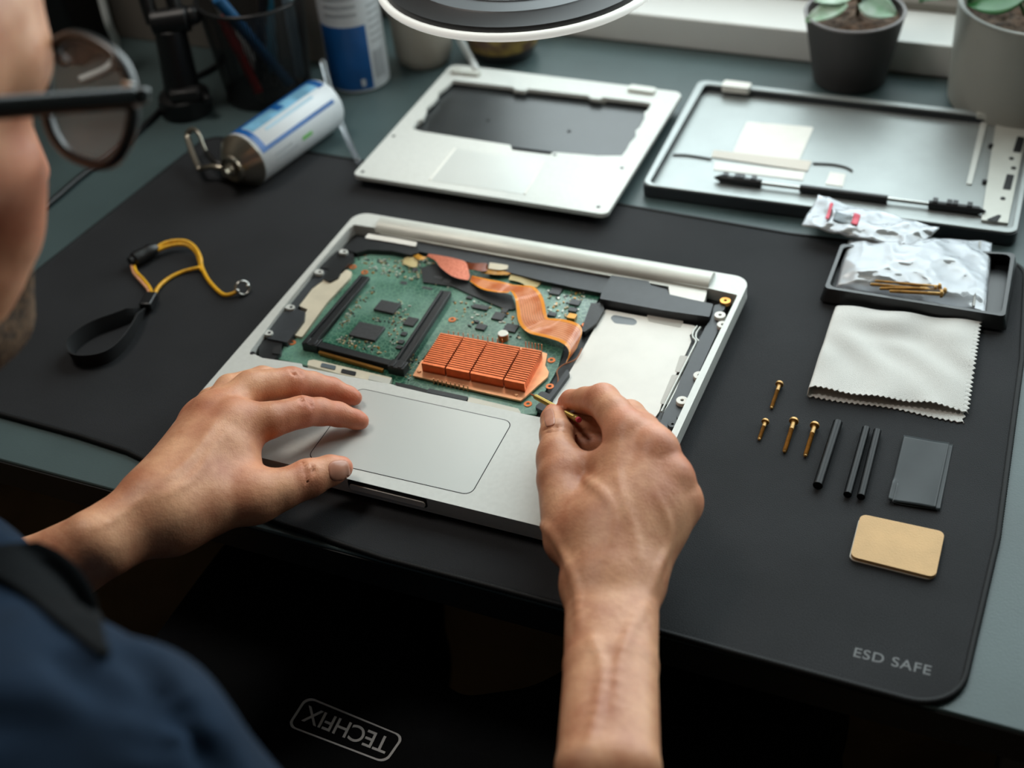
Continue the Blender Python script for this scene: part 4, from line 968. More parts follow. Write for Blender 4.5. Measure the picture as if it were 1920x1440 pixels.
# ------------------------------------------------------------------ magnifier lamp
def emit(name, col, s_):
    m = mat(name, col, .4); p = m.node_tree.nodes['Principled BSDF']; p.inputs['Emission Color'].default_value = rgb(*col); p.inputs['Emission Strength'].default_value = s_; return m
M_led = emit('lit_diffuser_rim', (244, 246, 240), .45); M_led2 = emit('led_light', (255, 252, 244), 9.0)
M_lampb = mat('lamp_black', (18, 20, 22), 0.38, spec=0.5)
M_lampd = mat('lamp_housing_dark', (36, 36, 37), 0.45)
M_lampg = mat('lamp_grey', (112, 118, 122), 0.4)
lamp = thing('magnifier_lamp', 'black clamp arm lamp with a white rimmed magnifier ring, over the back of the desk', 'lamp', tuple(spot(352, 215, DESK)))
RZ = .200; rb_ = spot(985, 71, RZ); RR = .105
vd = Vector((CAM_LOC[0] - rb_.x, CAM_LOC[1] - rb_.y, 0)).normalized(); rc = rb_ - vd * RR
T = Matrix.Translation((rc.x, rc.y, RZ))
hd = B().lathe([(.1005, .0010), (.1000, .006), (.085, .0085), (.0835, .0095), (.0835, .006), (.082, -.0020), (.098, -.0020), (.1005, .0010)], 72, T).obj('ring_housing', M_lampd, lamp, smooth=35)
B().lathe([(.1028 + .0030 * math.cos(a), .0030 * math.sin(a)) for a in [2 * PI * k / 12 for k in range(12)]], 72, T, close=True).obj('outer_rim', M_led, lamp, smooth=180)
B().lathe([(.083, -.0022), (.0995, -.0022), (.0995, -.0032), (.083, -.0032), (.083, -.0022)], 72, T).obj('led_ring', M_led2, lamp)
B().lathe([(.0838, .0090), (.0720, .0110), (.0715, .0120), (.070, .0120), (.070, -.006), (.0838, -.006), (.0838, .0090)], 72, T).obj('inner_ring', M_lampg, lamp, smooth=35)
B().lathe([(.0700, .0110), (.0690, .0128), (.0650, .0128), (.0645, .0100), (.0645, .004), (.07, .004), (.07, .011)], 72, T).obj('lens_bezel', M_white, lamp, smooth=35)
ml = plastic('magnifier_glass', .10, (220, 230, 235), .03, .22)
B().lathe([(0, .0150), (.02, .0146), (.04, .0130), (.06, .0100), (.0648, .0085), (.0648, .0070), (0, .0050)], 56, T).obj('lens', ml, lamp, smooth=60)
lb_ = spot(352, 208, DESK)
B().lathe([(0, 0), (.024, 0), (.025, .003), (.024, .018), (.020, .022), (0, .022)], 32, Matrix.Translation(lb_)).obj('clamp_base', M_lampb, lamp)
B().box(lb_ + Vector((.012, -.012, .026)), (.028, .012, .010), .5).obj('clamp_plate', M_lampd, lamp, bevel=.002)
B().cyl(lb_ + Vector((.018, .002, .018)), lb_ + Vector((.034, -.008, .020)), .0045, n=12).obj('clamp_screw', M_lampb, lamp, bevel=.001)
B().cyl(lb_ + Vector((0, 0, .02)), lb_ + Vector((-.001, .006, .082)), .0170, .0145, n=24).obj('post', M_lampb, lamp, bevel=.001)
j = lb_ + Vector((-.001, .006, .088))
B().cyl(j + Vector((-.013, -.006, 0)), j + Vector((.018, .008, .002)), .0120, n=22).obj('joint_knob', M_lampb, lamp, bevel=.0015)
B().ball(j + Vector((.021, .010, .004)), .009, 16).obj('joint_knob', M_lampb, lamp, smooth=180)
e1 = Vector((j.x - .075, j.y + .07, .36))
for off in (-.012, .009):
    v = Vector((off, off * .5, 0)); B().tube([j + v, e1 + v], .0068, 10).obj('arm_bar', M_lampb, lamp, smooth=60)
e2 = Vector((rc.x - .03, rc.y + .13, .30))
for off in (-.009, .009):
    v = Vector((0, off, 0)); B().tube([e1 + v, e2 + v], .0056, 10).obj('arm_bar', M_lampb, lamp, smooth=60)
B().cyl(e1 + Vector((-.016, -.012, 0)), e1 + Vector((.016, .012, 0)), .012, n=20).obj('elbow_joint', M_lampb, lamp)
B().tube(smooth_path([e2, Vector((rc.x - .012, rc.y + .125, .25)), Vector((rc.x, rc.y + .098, RZ))], 6), .007, 10).obj('neck', M_lampb, lamp, smooth=60)
o = B().tube(smooth_path([spot(418, 102, DESK + .003), spot(398, 128, DESK + .003), spot(322, 165, DESK + .003), spot(303, 190, DESK + .003), spot(297, 210, DESK + .003), spot(240, 262, DESK + .003), spot(150, 332, DESK + .003), spot(72, 396, DESK + .003), spot(-60, 480, DESK + .003)], 8), .0028, 8).obj('black_cable', M_lampb, smooth=180)
tag(o, 'black cable running along the desk from the lamp base down to the left', 'cable')
o = B().tube(smooth_path([spot(100, 92, DESK) + Vector((.02, -.005, .181)), spot(150, -105, .135), spot(176, -60, .10), spot(190, -5, .075), spot(204, 45, .050), spot(218, 80, .026), spot(216, 108, .010), spot(205, 124, DESK + .004), spot(188, 135, DESK + .004), spot(150, 150, DESK + .004)], 8), .0040, 10).obj('white_cable', mat('pale_blue_cable', (222, 230, 230), .4), smooth=180)
tag(o, 'thick pale cable dropping to the desk beyond the eyeglasses', 'cable')
eq = thing('equipment_case', 'black box shaped equipment case at the far upper left behind the eyeglasses', 'case', tuple(spot(110, 120, DESK)))
c = spot(100, 92, DESK)
B().box((c.x - .02, c.y + .012, DESK + .091), (.15, .09, .18), .08).obj('case_body', M_lampb, eq, bevel=.004)
B().box((c.x - .02, c.y + .012, DESK + .002), (.12, .07, .004), .08).obj('case_foot', M_tray, eq)

# ------------------------------------------------------------------ plants
M_soil = mat('potting_soil', (62, 48, 38), 0.95, var=.5, scale=160, bump=1.0, bscale=300, col2=(112, 90, 74))
M_leaf = mat('green_leaf', (52, 116, 62), 0.4, var=.2, scale=30)
M_leafv = mat('pale_green_leaf', (110, 160, 112), 0.4, col2=(196, 216, 200), scale=60)
M_leafw = mat('silver_leaf', (196, 212, 202), 0.35, col2=(120, 170, 128), scale=45)
M_stem = mat('brown_stem', (72, 60, 42), 0.7)
def soil(c, r, z, parent):
    b = B()
    def f(u, v):
        a = 2 * PI * u; rr = r * v; return (c.x + rr * math.cos(a), c.y + rr * math.sin(a), z + crumple((rr * math.cos(a), rr * math.sin(a)), .0035, 90, 4.4) + .004 * (1 - v))
    b.grid(f, 48, 14).obj('soil', M_soil, parent, smooth=180)
def leaf(base, tip, wd, m, parent, name='leaf', nrm=(0, 0, 1), curl=.25, fold=.15):
    base, tip = Vector(base), Vector(tip); ax = tip - base; L_ = ax.length; ax.normalize(); n_ = Vector(nrm); sd = ax.cross(n_).normalized(); n_ = sd.cross(ax)
    def f(u, v):
        wv = wd * (math.sin(PI * min(1, u * .96 + .02) ** .8)) ** .8; s = (v - .5) * 2
        return base + ax * (L_ * u) + sd * (s * wv * .5) + n_ * (-curl * L_ * u * u + fold * wd * abs(s) ** 1.5 * .5)
    return B().grid(f, 16, 9, .0006).obj(name, m, parent, smooth=180)
dpc = spot(1592, 147, DESK); DH = .066
dp = thing('plant_pot', 'dark grey tapered pot with a young pale-leaved plant, behind the lid shell', 'potted plant', tuple(dpc))
M_dpot = mat('dark_grey_pot', (68, 66, 66), 0.6, var=.04, scale=30); M_drim = mat('pot_rim', (120, 116, 116), 0.5)
B().lathe([(0, .0004), (.030, 0), (.0325, .002), (.0440, DH), (.0415, DH), (.0395, DH - .010), (0, DH - .012)], 56, Matrix.Translation(dpc)).obj('pot_body', M_dpot, dp, smooth=40)
B().lathe([(.0428 + .0017 * math.cos(a), DH + .0012 * math.sin(a)) for a in [2 * PI * k / 10 for k in range(10)]], 56, Matrix.Translation(dpc), close=True).obj('pot_rim', M_drim, dp, smooth=180)
soil(dpc, .0400, DH - .011, dp)
z_ = DH + DESK
B().tube(smooth_path([dpc + Vector((.002, 0, DH - .012)), dpc + Vector((.003, .001, DH + .02)), dpc + Vector((.001, .004, DH + .06))], 6), .0022, 8).obj('stem', M_stem, dp, smooth=180)
B().tube(smooth_path([dpc + Vector((.003, .001, DH + .012)), dpc + Vector((-.010, -.004, DH + .010)), dpc + Vector((-.016, -.008, DH + .008))], 5), .0012, 6).obj('stem', M_stem, dp, smooth=180)
leaf(spot(1588, 8, z_ + .010), spot(1510, 36, z_ + .002), .020, M_leafv, dp, nrm=(.1, -.3, 1), curl=.1)
leaf(spot(1612, 3, z_ + .008), spot(1680, 24, z_ + .004), .026, M_leafw, dp, nrm=(.1, -.6, 1), curl=.12)
leaf(spot(1596, -6, z_ + .012), spot(1528, -2, z_ + .014), .020, M_leafv, dp, nrm=(.0, -.3, 1), curl=.1)
leaf(dpc + Vector((.001, .004, DH + .055)), dpc + Vector((-.035, .02, DH + .07)), .024, M_leafv, dp); leaf(dpc + Vector((.001, .004, DH + .058)), dpc + Vector((.036, .014, DH + .075)), .024, M_leafw, dp)
leaf(dpc + Vector((.001, .004, DH + .06)), dpc + Vector((.008, .036, DH + .088)), .022, M_leafv, dp)
wl = spot(1787, 196, DESK); WR = .066; rgt = Vector((CAM_M[0][0], CAM_M[1][0], 0)).normalized()
wc = wl + rgt * WR * .93; wc.z = DESK; WH = .092
wp_ = thing('plant_pot', 'large white cylindrical pot with a leafy green plant at the right edge', 'potted plant', tuple(wc))
M_wpot = mat('white_pot_glaze', (158, 158, 150), 0.42, var=.03, scale=20)
B().lathe([(0, .0004), (WR - .004, 0), (WR - .001, .003), (WR, .02), (WR + .001, WH), (WR - .0035, WH), (WR - .005, WH - .018), (0, WH - .02)], 64, Matrix.Translation(wc)).obj('pot_body', M_wpot, wp_, smooth=40, bevel=.001)
soil(wc, WR - .0045, WH - .018, wp_)
for k, (a, L_, h, wd) in enumerate(((3.5, .085, .020, .050), (2.7, .080, .045, .046), (4.6, .050, .055, .040), (.4, .08, .05, .045), (1.4, .09, .04, .045), (5.6, .075, .03, .042), (2.0, .06, .08, .04))):
    b0 = wc + Vector((.012 * math.cos(a), .012 * math.sin(a), WH - .012)); m0 = b0 + Vector((.03 * math.cos(a), .03 * math.sin(a), h + .012)); 
    B().tube(smooth_path([b0, b0.lerp(m0, .6) + Vector((0, 0, .012)), m0], 5), .0016, 6).obj('stem', M_leaf, wp_, smooth=180)
    leaf(m0, m0 + Vector((L_ * math.cos(a) * .7, L_ * math.sin(a) * .7, -.004)), wd, M_leaf, wp_, curl=.2)
leaf(spot(1935, -20, WH + .028), spot(1812, 3, WH + .012), .040, M_leaf, wp_, nrm=(.2, -.5, 1), curl=.08)
B().tube([wc + Vector((0, 0, WH - .02)), spot(1935, -20, WH + .028)], .0016, 6).obj('stem', M_leaf, wp_, smooth=180)

# ------------------------------------------------------------------ person: one continuous skin surface grown from round cones
class Field:
    """smooth union of round cones; limbs of one group blend with the trunk but not with each other"""
    def __init__(s): s.p = []; s.n = 0     # a, b, ra, rb, k, group, chain
    def cone(s, a, b, ra, rb=None, k=.006, g=0): s.n += 1; s.p.append((np.array(a, float), np.array(b, float), ra, ra if rb is None else rb, k, g, s.n))
    def chain(s, pts, k=.006, g=0):
        n0 = s.n + 1
        for (a, ra), (b, rb) in zip(pts, pts[1:]): s.n += 1; s.p.append((np.array(a, float), np.array(b, float), ra, rb, k, g, n0))
    @staticmethod
    def d1(p, X):
        a, b, ra, rb = p[:4]; ba = b - a; L2 = float(ba @ ba); pa = X - a
        if L2 < 1e-12: return np.sqrt((pa * pa).sum(1)) - ra
        h = np.clip(pa @ ba / L2, 0, 1); q = pa - h[:, None] * ba
        return np.sqrt((q * q).sum(1)) - (ra + (rb - ra) * h)
    def ev(s, X, prims=None):
        prims = s.p if prims is None else prims
        groups = {}
        for p in prims: groups.setdefault(p[5], []).append(p)
        def fold(d, ps):
            chains = {}
            for p in ps: chains.setdefault(p[6], []).append(p)
            for c in chains.values():
                e = s.d1(c[0], X); k = c[0][4]
                for p in c[1:]:
                    e2 = s.d1(p, X); kk = .0025; h = np.clip(kk - np.abs(e - e2), 0, None) / kk; e = np.minimum(e, e2) - h * h * kk * .25
                if d is None: d = e; continue
                if k < 0:                                   # carve
                    kk = -k; h = np.clip(kk - np.abs(d + e), 0, None) / kk; d = np.maximum(d, -e) + h * h * kk * .25
                else:
                    h = np.clip(k - np.abs(d - e), 0, None) / k; d = np.minimum(d, e) - h * h * k * .25
            return d
        base = fold(None, groups.pop(0, []))
        out = base
        for g, ps in groups.items():
            if g >= 100: continue
            dg = fold(None, ps)
            if base is not None:
                k = .010; h = np.clip(k - np.abs(dg - base), 0, None) / k; dg = np.minimum(dg, base) - h * h * k * .25
            out = dg if out is None else np.minimum(out, dg)
        if 100 in groups: out = fold(out, groups[100])      # detail: knuckles, tendons, veins
        return out if out is not None else np.full(len(X), 1.0)
    def mesh(s, name, vox, disp=None, n=16):
        """surface nets on the blocks that the surface crosses"""
        size = vox * n; half = size * math.sqrt(3) / 2
        P = s.p
        lo = np.min([np.minimum(p[0], p[1]) - max(p[2], p[3]) for p in P], 0) - size; hi = np.max([np.maximum(p[0], p[1]) + max(p[2], p[3]) for p in P], 0) + size
        nb = np.ceil((hi - lo) / size).astype(int)
        I = np.stack(np.meshgrid(*[np.arange(k) for k in nb], indexing='ij'), -1).reshape(-1, 3)
        ctr = lo + (I + .5) * size
        D = np.stack([s.d1(p, ctr) for p in P], 1)
        pos = np.array([p[4] > 0 for p in P])
        dm = D[:, pos].min(1)
        act = np.where((dm < half + .012) & (dm > -half - .03))[0]
        loc = np.stack(np.meshgrid(*[np.arange(n + 1)] * 3, indexing='ij'), -1).reshape(-1, 3)
        verts, cells, quads = [], [], []
        BIG = 1 << 20
        def enc(c): return (c[:, 0] * BIG + c[:, 1]) * BIG + c[:, 2]
        for bi in act:
            sel = [P[j] for j in range(len(P)) if D[bi, j] < dm[bi] + 2 * half + .03]
            G0 = I[bi] * n
            X = lo + (G0 + loc) * vox
            V = s.ev(X, sel)
            if disp is not None: V = V - disp(X)
            V = V.reshape(n + 1, n + 1, n + 1); S = V < 0
            if S.all() or not S.any(): continue
            acc = np.zeros((n, n, n, 3)); cnt = np.zeros((n, n, n))
            for axis in range(3):
                a = [slice(0, n + 1)] * 3; b_ = [slice(0, n + 1)] * 3; a[axis] = slice(0, n); b_[axis] = slice(1, n + 1)
                va, vb = V[tuple(a)], V[tuple(b_)]; cr = (va < 0) != (vb < 0)
                t = np.where(cr, va / np.where(cr, va - vb, 1), 0)
                o1, o2 = [q for q in range(3) if q != axis]
                for d1_ in (0, 1):
                    for d2_ in (0, 1):
                        q = [slice(0, n)] * 3; q[o1] = slice(d1_, d1_ + n); q[o2] = slice(d2_, d2_ + n)
                        c = cr[tuple(q)]; tt = t[tuple(q)]
                        pt = np.zeros((n, n, n, 3)); pt[..., axis] = tt; pt[..., o1] = d1_; pt[..., o2] = d2_
                        acc += pt * c[..., None]; cnt += c
                # quads for the edges owned by this block (lower corner inside)
                own = [slice(0, n)] * 3
                c = cr[tuple(own)]; e = np.argwhere(c)
                if len(e):
                    g = G0 + e; inside = (V[tuple(own)] < 0)[c]
                    u = np.zeros(3, int); u[o1] = 1; v = np.zeros(3, int); v[o2] = 1
                    Q = np.stack([enc(g - u - v), enc(g - v), enc(g), enc(g - u)], 1)
                    flip = inside if axis != 1 else ~inside
                    Q[~flip] = Q[~flip][:, ::-1]; quads.append(Q)
            m = cnt > 0; e = np.argwhere(m); Y = lo + (G0 + e + acc[m] / cnt[m][:, None]) * vox
            # slide on to the exact surface
            for _ in range(2):
                f0 = s.ev(Y, sel) - (disp(Y) if disp is not None else 0); gr = np.zeros_like(Y); h = vox * .3
                for q in range(3):
                    dv = np.zeros(3); dv[q] = h; gr[:, q] = (s.ev(Y + dv, sel) - (disp(Y + dv) if disp is not None else 0) - f0) / h
                Y = Y - np.clip(f0, -vox, vox)[:, None] * gr / np.maximum((gr * gr).sum(1), .2)[:, None] * .8
            verts.append(Y); cells.append(enc(G0 + e))
        cells = np.concatenate(cells); verts = np.concatenate(verts); quads = np.concatenate(quads)
        o = np.argsort(cells); cs = cells[o]; k = np.clip(np.searchsorted(cs, quads), 0, len(cs) - 1)
        ok = (cs[k] == quads).all(1); F = o[k][ok]
        me = bpy.data.meshes.new(name); nf_ = len(F)
        me.vertices.add(len(verts)); me.vertices.foreach_set('co', verts.astype(np.float32).ravel())
        me.loops.add(nf_ * 4); me.loops.foreach_set('vertex_index', F.astype(np.int32).ravel())
        me.polygons.add(nf_); me.polygons.foreach_set('loop_start', np.arange(0, nf_ * 4, 4, dtype=np.int32)); me.polygons.foreach_set('loop_total', np.full(nf_, 4, np.int32))
        me.update(calc_edges=True); me.validate()
        return me

def J(px, py, z, rpx):
    """a joint: seen at a pixel, on a height; radius given as it shows in the photograph"""
    p = spot(px, py, z); return (np.array(p), rpx * depth(p) / FPX)
def JD(px, py, dist, rpx):
    p = spot_d(px, py, dist); return (np.array(p), rpx * dist / FPX)
F_ = Field()
# --- right hand, holding the small screwdriver
rW1, rW2 = J(1112, 1112, .046, 52), J(1184, 1112, .046, 52)
rF1, rF2 = J(1108, 1250, .052, 51), J(1184, 1250, .052, 50)
rG1, rG2 = J(1100, 1440, .058, 58), J(1182, 1440, .058, 57)
rE = JD(1135, 2050, .60, 90)
F_.chain([rE, rG1, rF1, rW1], .02); F_.chain([rE, rG2, rF2, rW2], .02)
rM = [J(1176, 812, .072, 37), J(1228, 842, .072, 36), J(1256, 895, .063, 35), J(1275, 943, .050, 34)]
for i, m_ in enumerate(rM):
    w_ = [J(1110, 1085, .046, 50), J(1135, 1085, .048, 52), J(1165, 1085, .047, 52), J(1195, 1080, .044, 46)][i]
    F_.cone(w_[0], m_[0], w_[1], m_[1] * .98, .016)
F_.cone(J(1120, 1000, .052, 1)[0], J(1210, 960, .052, 1)[0], J(1120, 1000, .05, 62)[1], J(1210, 960, .05, 60)[1], .02)
# thumb
F_.chain([J(1075, 1010, .046, 58), J(1050, 900, .052, 43), J(1046, 858, .050, 36)], .014, 1)
F_.chain([J(1046, 858, .050, 36), J(1044, 815, .047, 32), J(1039, 786, .040, 25), J(1035, 772, .036, 15)], .007, 1)
F_.cone(J(1062, 880, .05, 1)[0], J(1130, 870, .062, 1)[0], .0085, .008, .014, 1)
# index
F_.chain([rM[0], J(1152, 776, .073, 34), J(1130, 752, .068, 33), J(1098, 751, .055, 25), J(1071, 752, .046, 21), J(1062, 755, .042, 17)], .006, 2)
# middle, ring, little
F_.chain([rM[1], J(1205, 806, .066, 32), J(1180, 781, .056, 31), J(1126, 795, .042, 29), J(1090, 800, .036, 27)], .006, 3)
F_.chain([rM[2], J(1230, 856, .052, 31), J(1200, 836, .044, 29), J(1140, 836, .035, 29), J(1088, 838, .031, 27)], .006, 4)
F_.chain([rM[3], J(1250, 935, .040, 28), J(1225, 926, .034, 26), J(1178, 925, .028, 22), J(1148, 932, .0265, 19)], .006, 5)
# --- left hand, resting on the laptop
lW1, lW2 = J(262, 952, .052, 50), J(292, 986, .040, 47)
lF1, lF2 = J(168, 1004, .058, 45), J(206, 1036, .045, 43)
lE = np.array(spot_d(-40, 1150, .80))
F_.chain([(lE, .026), lF1, lW1], .02); F_.chain([(lE, .026), lF2, lW2], .02)
lM = [J(440, 794, .052, 40), J(402, 774, .055, 32), J(376, 786, .049, 25), J(354, 820, .040, 21)]
for i, m_ in enumerate(lM):
    w_ = [J(318, 960, .046, 50), J(294, 938, .052, 42), J(288, 932, .050, 34), J(288, 934, .044, 30)][i]
    F_.cone(w_[0], m_[0], w_[1], m_[1], .018)
F_.cone(J(330, 945, .040, 1)[0], J(420, 860, .042, 1)[0], J(330, 945, .04, 62)[1], J(420, 860, .04, 52)[1], .02)
F_.chain([J(330, 970, .040, 56), J(400, 945, .038, 54), J(478, 932, .034, 45)], .016, 0)
F_.cone(J(440, 850, .040, 1)[0], J(455, 905, .036, 1)[0], J(440, 850, .04, 36)[1], J(455, 905, .036, 34)[1], .014, 0)
F_.chain([J(478, 932, .034, 45), J(528, 918, .033, 38), J(578, 897, .031, 36.5), J(620, 882, .029, 29), J(640, 877, .0275, 22)], .007, 1)
F_.chain([lM[0], J(505, 788, .050, 34), J(566, 772, .045, 29.5), J(600, 772, .037, 26), J(634, 777, .029, 23), J(668, 787, .0235, 18), J(677, 790, .0222, 15)], .006, 2)
F_.chain([lM[1], J(470, 728, .053, 33), J(546, 718, .046, 30), J(585, 722, .037, 25), J(622, 730, .029, 22), J(655, 742, .0235, 17), J(665, 746, .0222, 14)], .006, 3)
F_.chain([lM[2], J(430, 728, .050, 26), J(492, 709, .044, 22.5), J(540, 714, .034, 20), J(580, 724, .0255, 17), J(600, 730, .0222, 14)], .006, 4)
F_.chain([lM[3], J(395, 752, .040, 24), J(440, 724, .036, 18.5), J(478, 722, .029, 16), J(515, 726, .0225, 13)], .006, 5)
# --- details of the hands: knuckles, tendons, veins
def vein(pts, k=.004): F_.chain([J(*q) for q in pts], k, 100)
def knuck(px, py, z, r, lift=.0): p, rr = J(px, py, z, r); F_.cone(p, p + np.array((0, 0, .0001)), rr, rr, .010, 100)
def ridge(a, b_, r, lift, k=.008):
    """a low tendon ridge between two joints on the back of the hand (towards the viewer and up)"""
    n_ = CAM_M[:, 2] * .75 + np.array((0, 0, .25)); F_.cone(a[0] + n_ * (a[1] - r + lift), b_[0] + n_ * (b_[1] - r + lift), r, r, k, 100)
for i in range(4):
    w_ = [J(1125, 1050, .05, 50), J(1145, 1040, .05, 54), J(1170, 1040, .05, 54), J(1200, 1035, .047, 48)][i]
    ridge(w_, rM[i], .0040, .0012 if i else .0008)
    n_ = CAM_M[:, 2]; m_ = rM[i]; F_.cone(m_[0] + n_ * (m_[1] - .0072), m_[0] + n_ * (m_[1] - .0070), .0085, .0085, .008, 100)
for i in range(3):
    w_ = [J(330, 915, .05, 50), J(308, 900, .052, 48), J(300, 890, .05, 42)][i]
    ridge(w_, lM[i], .0040, .0012); n_ = CAM_M[:, 2]; m_ = lM[i]; F_.cone(m_[0] + n_ * (m_[1] - .0074), m_[0] + n_ * (m_[1] - .0073), .0084, .0084, .008, 100)
def surf_vein(pxs, r=.0024, lift=-.0006):
    """a vein that follows the skin as it is seen along a line of the photograph"""
    pts = []
    for x, y in pxs:
        o_ = np.array(CAM_LOC); d = CAM_M @ np.array([(x - 960) / FPX, -(y - 720) / FPX, -1.0]); d /= np.linalg.norm(d)
        t = .45
        for _ in range(60):
            v = float(F_.ev((o_ + d * t)[None])[0]); t += v
            if v < 2e-5 or t > 2: break
        if t < 1.6: pts.append([o_, d, t, r])
    n = len(pts); return [(o_ + d * (t + r - lift + .0016 * (1 - min(1, 4 * min(i, n - 1 - i) / max(1, n - 1)))), r) for i, (o_, d, t, r) in enumerate(pts)]
VE = []
for pxs in ([(1100, 900), (1128, 925), (1150, 960), (1145, 1010), (1130, 1060)], [(1225, 930), (1248, 975), (1250, 1020), (1232, 1065), (1215, 1110)], [(1160, 890), (1168, 940), (1186, 1000), (1195, 1060)],
            [(1020, 985), (1045, 1010), (1065, 1050), (1085, 1110), (1090, 1180)], [(1205, 1140), (1180, 1190), (1160, 1260), (1155, 1350)], [(1110, 1200), (1130, 1260), (1120, 1340), (1100, 1420)],
            [(402, 800), (375, 840), (346, 875), (310, 905)], [(430, 810), (400, 840), (378, 880), (340, 915), (290, 940)], [(280, 930), (230, 965), (170, 1000)]):
    VE.append(surf_vein(smooth_path([(x, y, 0) for x, y in pxs], 4) and [(v.x, v.y) for v in smooth_path([(x, y, 0) for x, y in pxs], 4)]))
for v in VE:
    if len(v) > 1: F_.chain(v, .0026, 100)
# creases over thumb and finger joints
for pxs in ([(1022, 806), (1040, 800), (1060, 803)], [(1024, 813), (1042, 808), (1060, 812)], [(568, 868), (574, 884), (572, 906)], [(580, 866), (588, 884), (586, 908)], [(558, 742), (566, 752), (572, 768)], [(574, 744), (580, 754), (584, 768)],
            [(540, 690), (549, 698), (556, 710)], [(555, 692), (563, 699), (569, 712)]):
    v = surf_vein(pxs, .0007, .00045)
    if len(v) > 1: F_.chain(v, -.0012, 100)
# --- head
HC, HF, HU = None, None, None
hf = Vector((.17, .865, -.465)).normalized(); hr_ = hf.cross(Vector((0, 0, 1))).normalized(); hu = hr_.cross(hf).normalized()
brow_w = spot_d(36, 128, .560)
h_o = brow_w - (hr_ * .052 + hf * .066 + hu * .030)
def H(x, y, z): return np.array(h_o + hr_ * x + hf * y + hu * z)
g = 0
F_.cone(H(0, -.030, .040), H(0, .022, .048), .074, .070, .03); F_.cone(H(-.03, -.01, .03), H(.03, -.01, .03), .062, .062, .03)
F_.cone(H(0, .045, .030), H(0, .040, -.030), .052, .050, .03)
F_.cone(H(0, .050, -.040), H(0, .066, -.088), .042, .026, .03)
for sx in (-1, 1):
    F_.cone(H(sx * .048, -.004, -.040), H(sx * .022, .066, -.092), .022, .020, .025)          # jaw
    F_.cone(H(sx * .034, .076, .030), H(sx * .052, .058, .030), .014, .013, .015)               # brow
    F_.cone(H(sx * .044, .066, -.016), H(sx * .058, .030, -.012), .019, .016, .018)             # cheekbone
    F_.cone(H(sx * .032, .072, -.045), H(sx * .030, .068, -.055), .022, .022, .025)
    F_.cone(H(sx * .032, .098, .008), H(sx * .032, .0985, .008), .012, .012, -.010)             # eye socket
    F_.cone(H(sx * .074, -.012, .022), H(sx * .072, -.004, -.026), .010, .007, .006); F_.cone(H(sx * .080, -.018, .018), H(sx * .078, -.012, -.012), .007, .006, .006)
F_.cone(H(0, .096, .014), H(0, .116, -.026), .0085, .0115, .010); F_.cone(H(-.011, .106, -.030), H(.011, .106, -.030), .008, .008, .008)
F_.cone(H(-.018, .098, -.054), H(.018, .098, -.054), .0065, .0065, .006); F_.cone(H(-.015, .096, -.064), H(.015, .096, -.064), .007, .007, .006)
F_.cone(H(0, .094, -.090), H(0, .095, -.091), .016, .016, .016)
neck_top, neck_bot = H(0, -.035, -.06), H(0, -.105, -.15)
F_.cone(neck_top, neck_bot, .054, .058, .03)
# --- trunk under the clothes
delt = JD(180, 1520, .48, 305)
chest = neck_bot + np.array((.0, -.05, -.10)); belly = np.array((-.075, -.475, -.10))
lsh = chest + np.array((-.16, .05, .03)); rsh = np.array(delt[0])
F_.cone(neck_bot, chest, .062, .085, .04); F_.cone(lsh, rsh, .045, .040, .05); F_.cone(chest, belly, .095, .105, .06)
F_.cone(lsh, lE, .045, .034, .03); F_.chain([(rsh, .040), (JD(430, 1850, .485, 1)[0], .036), (JD(720, 2060, .51, 1)[0], .034), (rE[0], rE[1])], .03)
body_mesh = F_.mesh('person', .0020)

def skin():
    m = bpy.data.materials.new('skin'); m.use_nodes = True; nt = m.node_tree; N = nt.nodes; L = nt.links; p = N['Principled BSDF']
    p.inputs['Roughness'].default_value = .46; p.inputs['Specular IOR Level'].default_value = .45
    p.inputs['Subsurface Weight'].default_value = .12; p.inputs['Subsurface Radius'].default_value = (1.0, .35, .18); p.inputs['Subsurface Scale'].default_value = .006
    tc = N.new('ShaderNodeTexCoord')
    n = N.new('ShaderNodeTexNoise'); n.inputs['Scale'].default_value = 28; n.inputs['Detail'].default_value = 5; n.inputs['Roughness'].default_value = .6; L.new(tc.outputs['Object'], n.inputs['Vector'])
    r = N.new('ShaderNodeValToRGB'); e = r.color_ramp.elements; e[0].position = .36; e[0].color = rgb(182, 118, 86); e[1].position = .66; e[1].color = rgb(222, 166, 128)
    L.new(n.outputs['Fac'], r.inputs['Fac'])
    # redder skin over knuckles and fingertips (a vertex attribute)
    at = N.new('ShaderNodeAttribute'); at.attribute_name = 'flush'
    mx = N.new('ShaderNodeMixRGB'); mx.inputs[2].default_value = rgb(204, 100, 74); L.new(r.outputs['Color'], mx.inputs[1])
    ml_ = N.new('ShaderNodeMath'); ml_.operation = 'MULTIPLY'; ml_.inputs[1].default_value = .6; L.new(at.outputs['Fac'], ml_.inputs[0]); L.new(ml_.outputs[0], mx.inputs[0])
    L.new(mx.outputs[0], p.inputs['Base Color'])
    v = N.new('ShaderNodeTexVoronoi'); v.inputs['Scale'].default_value = 900; L.new(tc.outputs['Object'], v.inputs['Vector'])
    n2 = N.new('ShaderNodeTexNoise'); n2.inputs['Scale'].default_value = 260; n2.inputs['Detail'].default_value = 4; L.new(tc.outputs['Object'], n2.inputs['Vector'])
    ad = N.new('ShaderNodeMath'); ad.operation = 'MULTIPLY_ADD'; ad.inputs[1].default_value = .35; L.new(v.outputs['Distance'], ad.inputs[0]); L.new(n2.outputs['Fac'], ad.inputs[2])
    bp = N.new('ShaderNodeBump'); bp.inputs['Strength'].default_value = .35; bp.inputs['Distance'].default_value = .0007; L.new(ad.outputs[0], bp.inputs['Height']); L.new(bp.outputs['Normal'], p.inputs['Normal'])
    return m
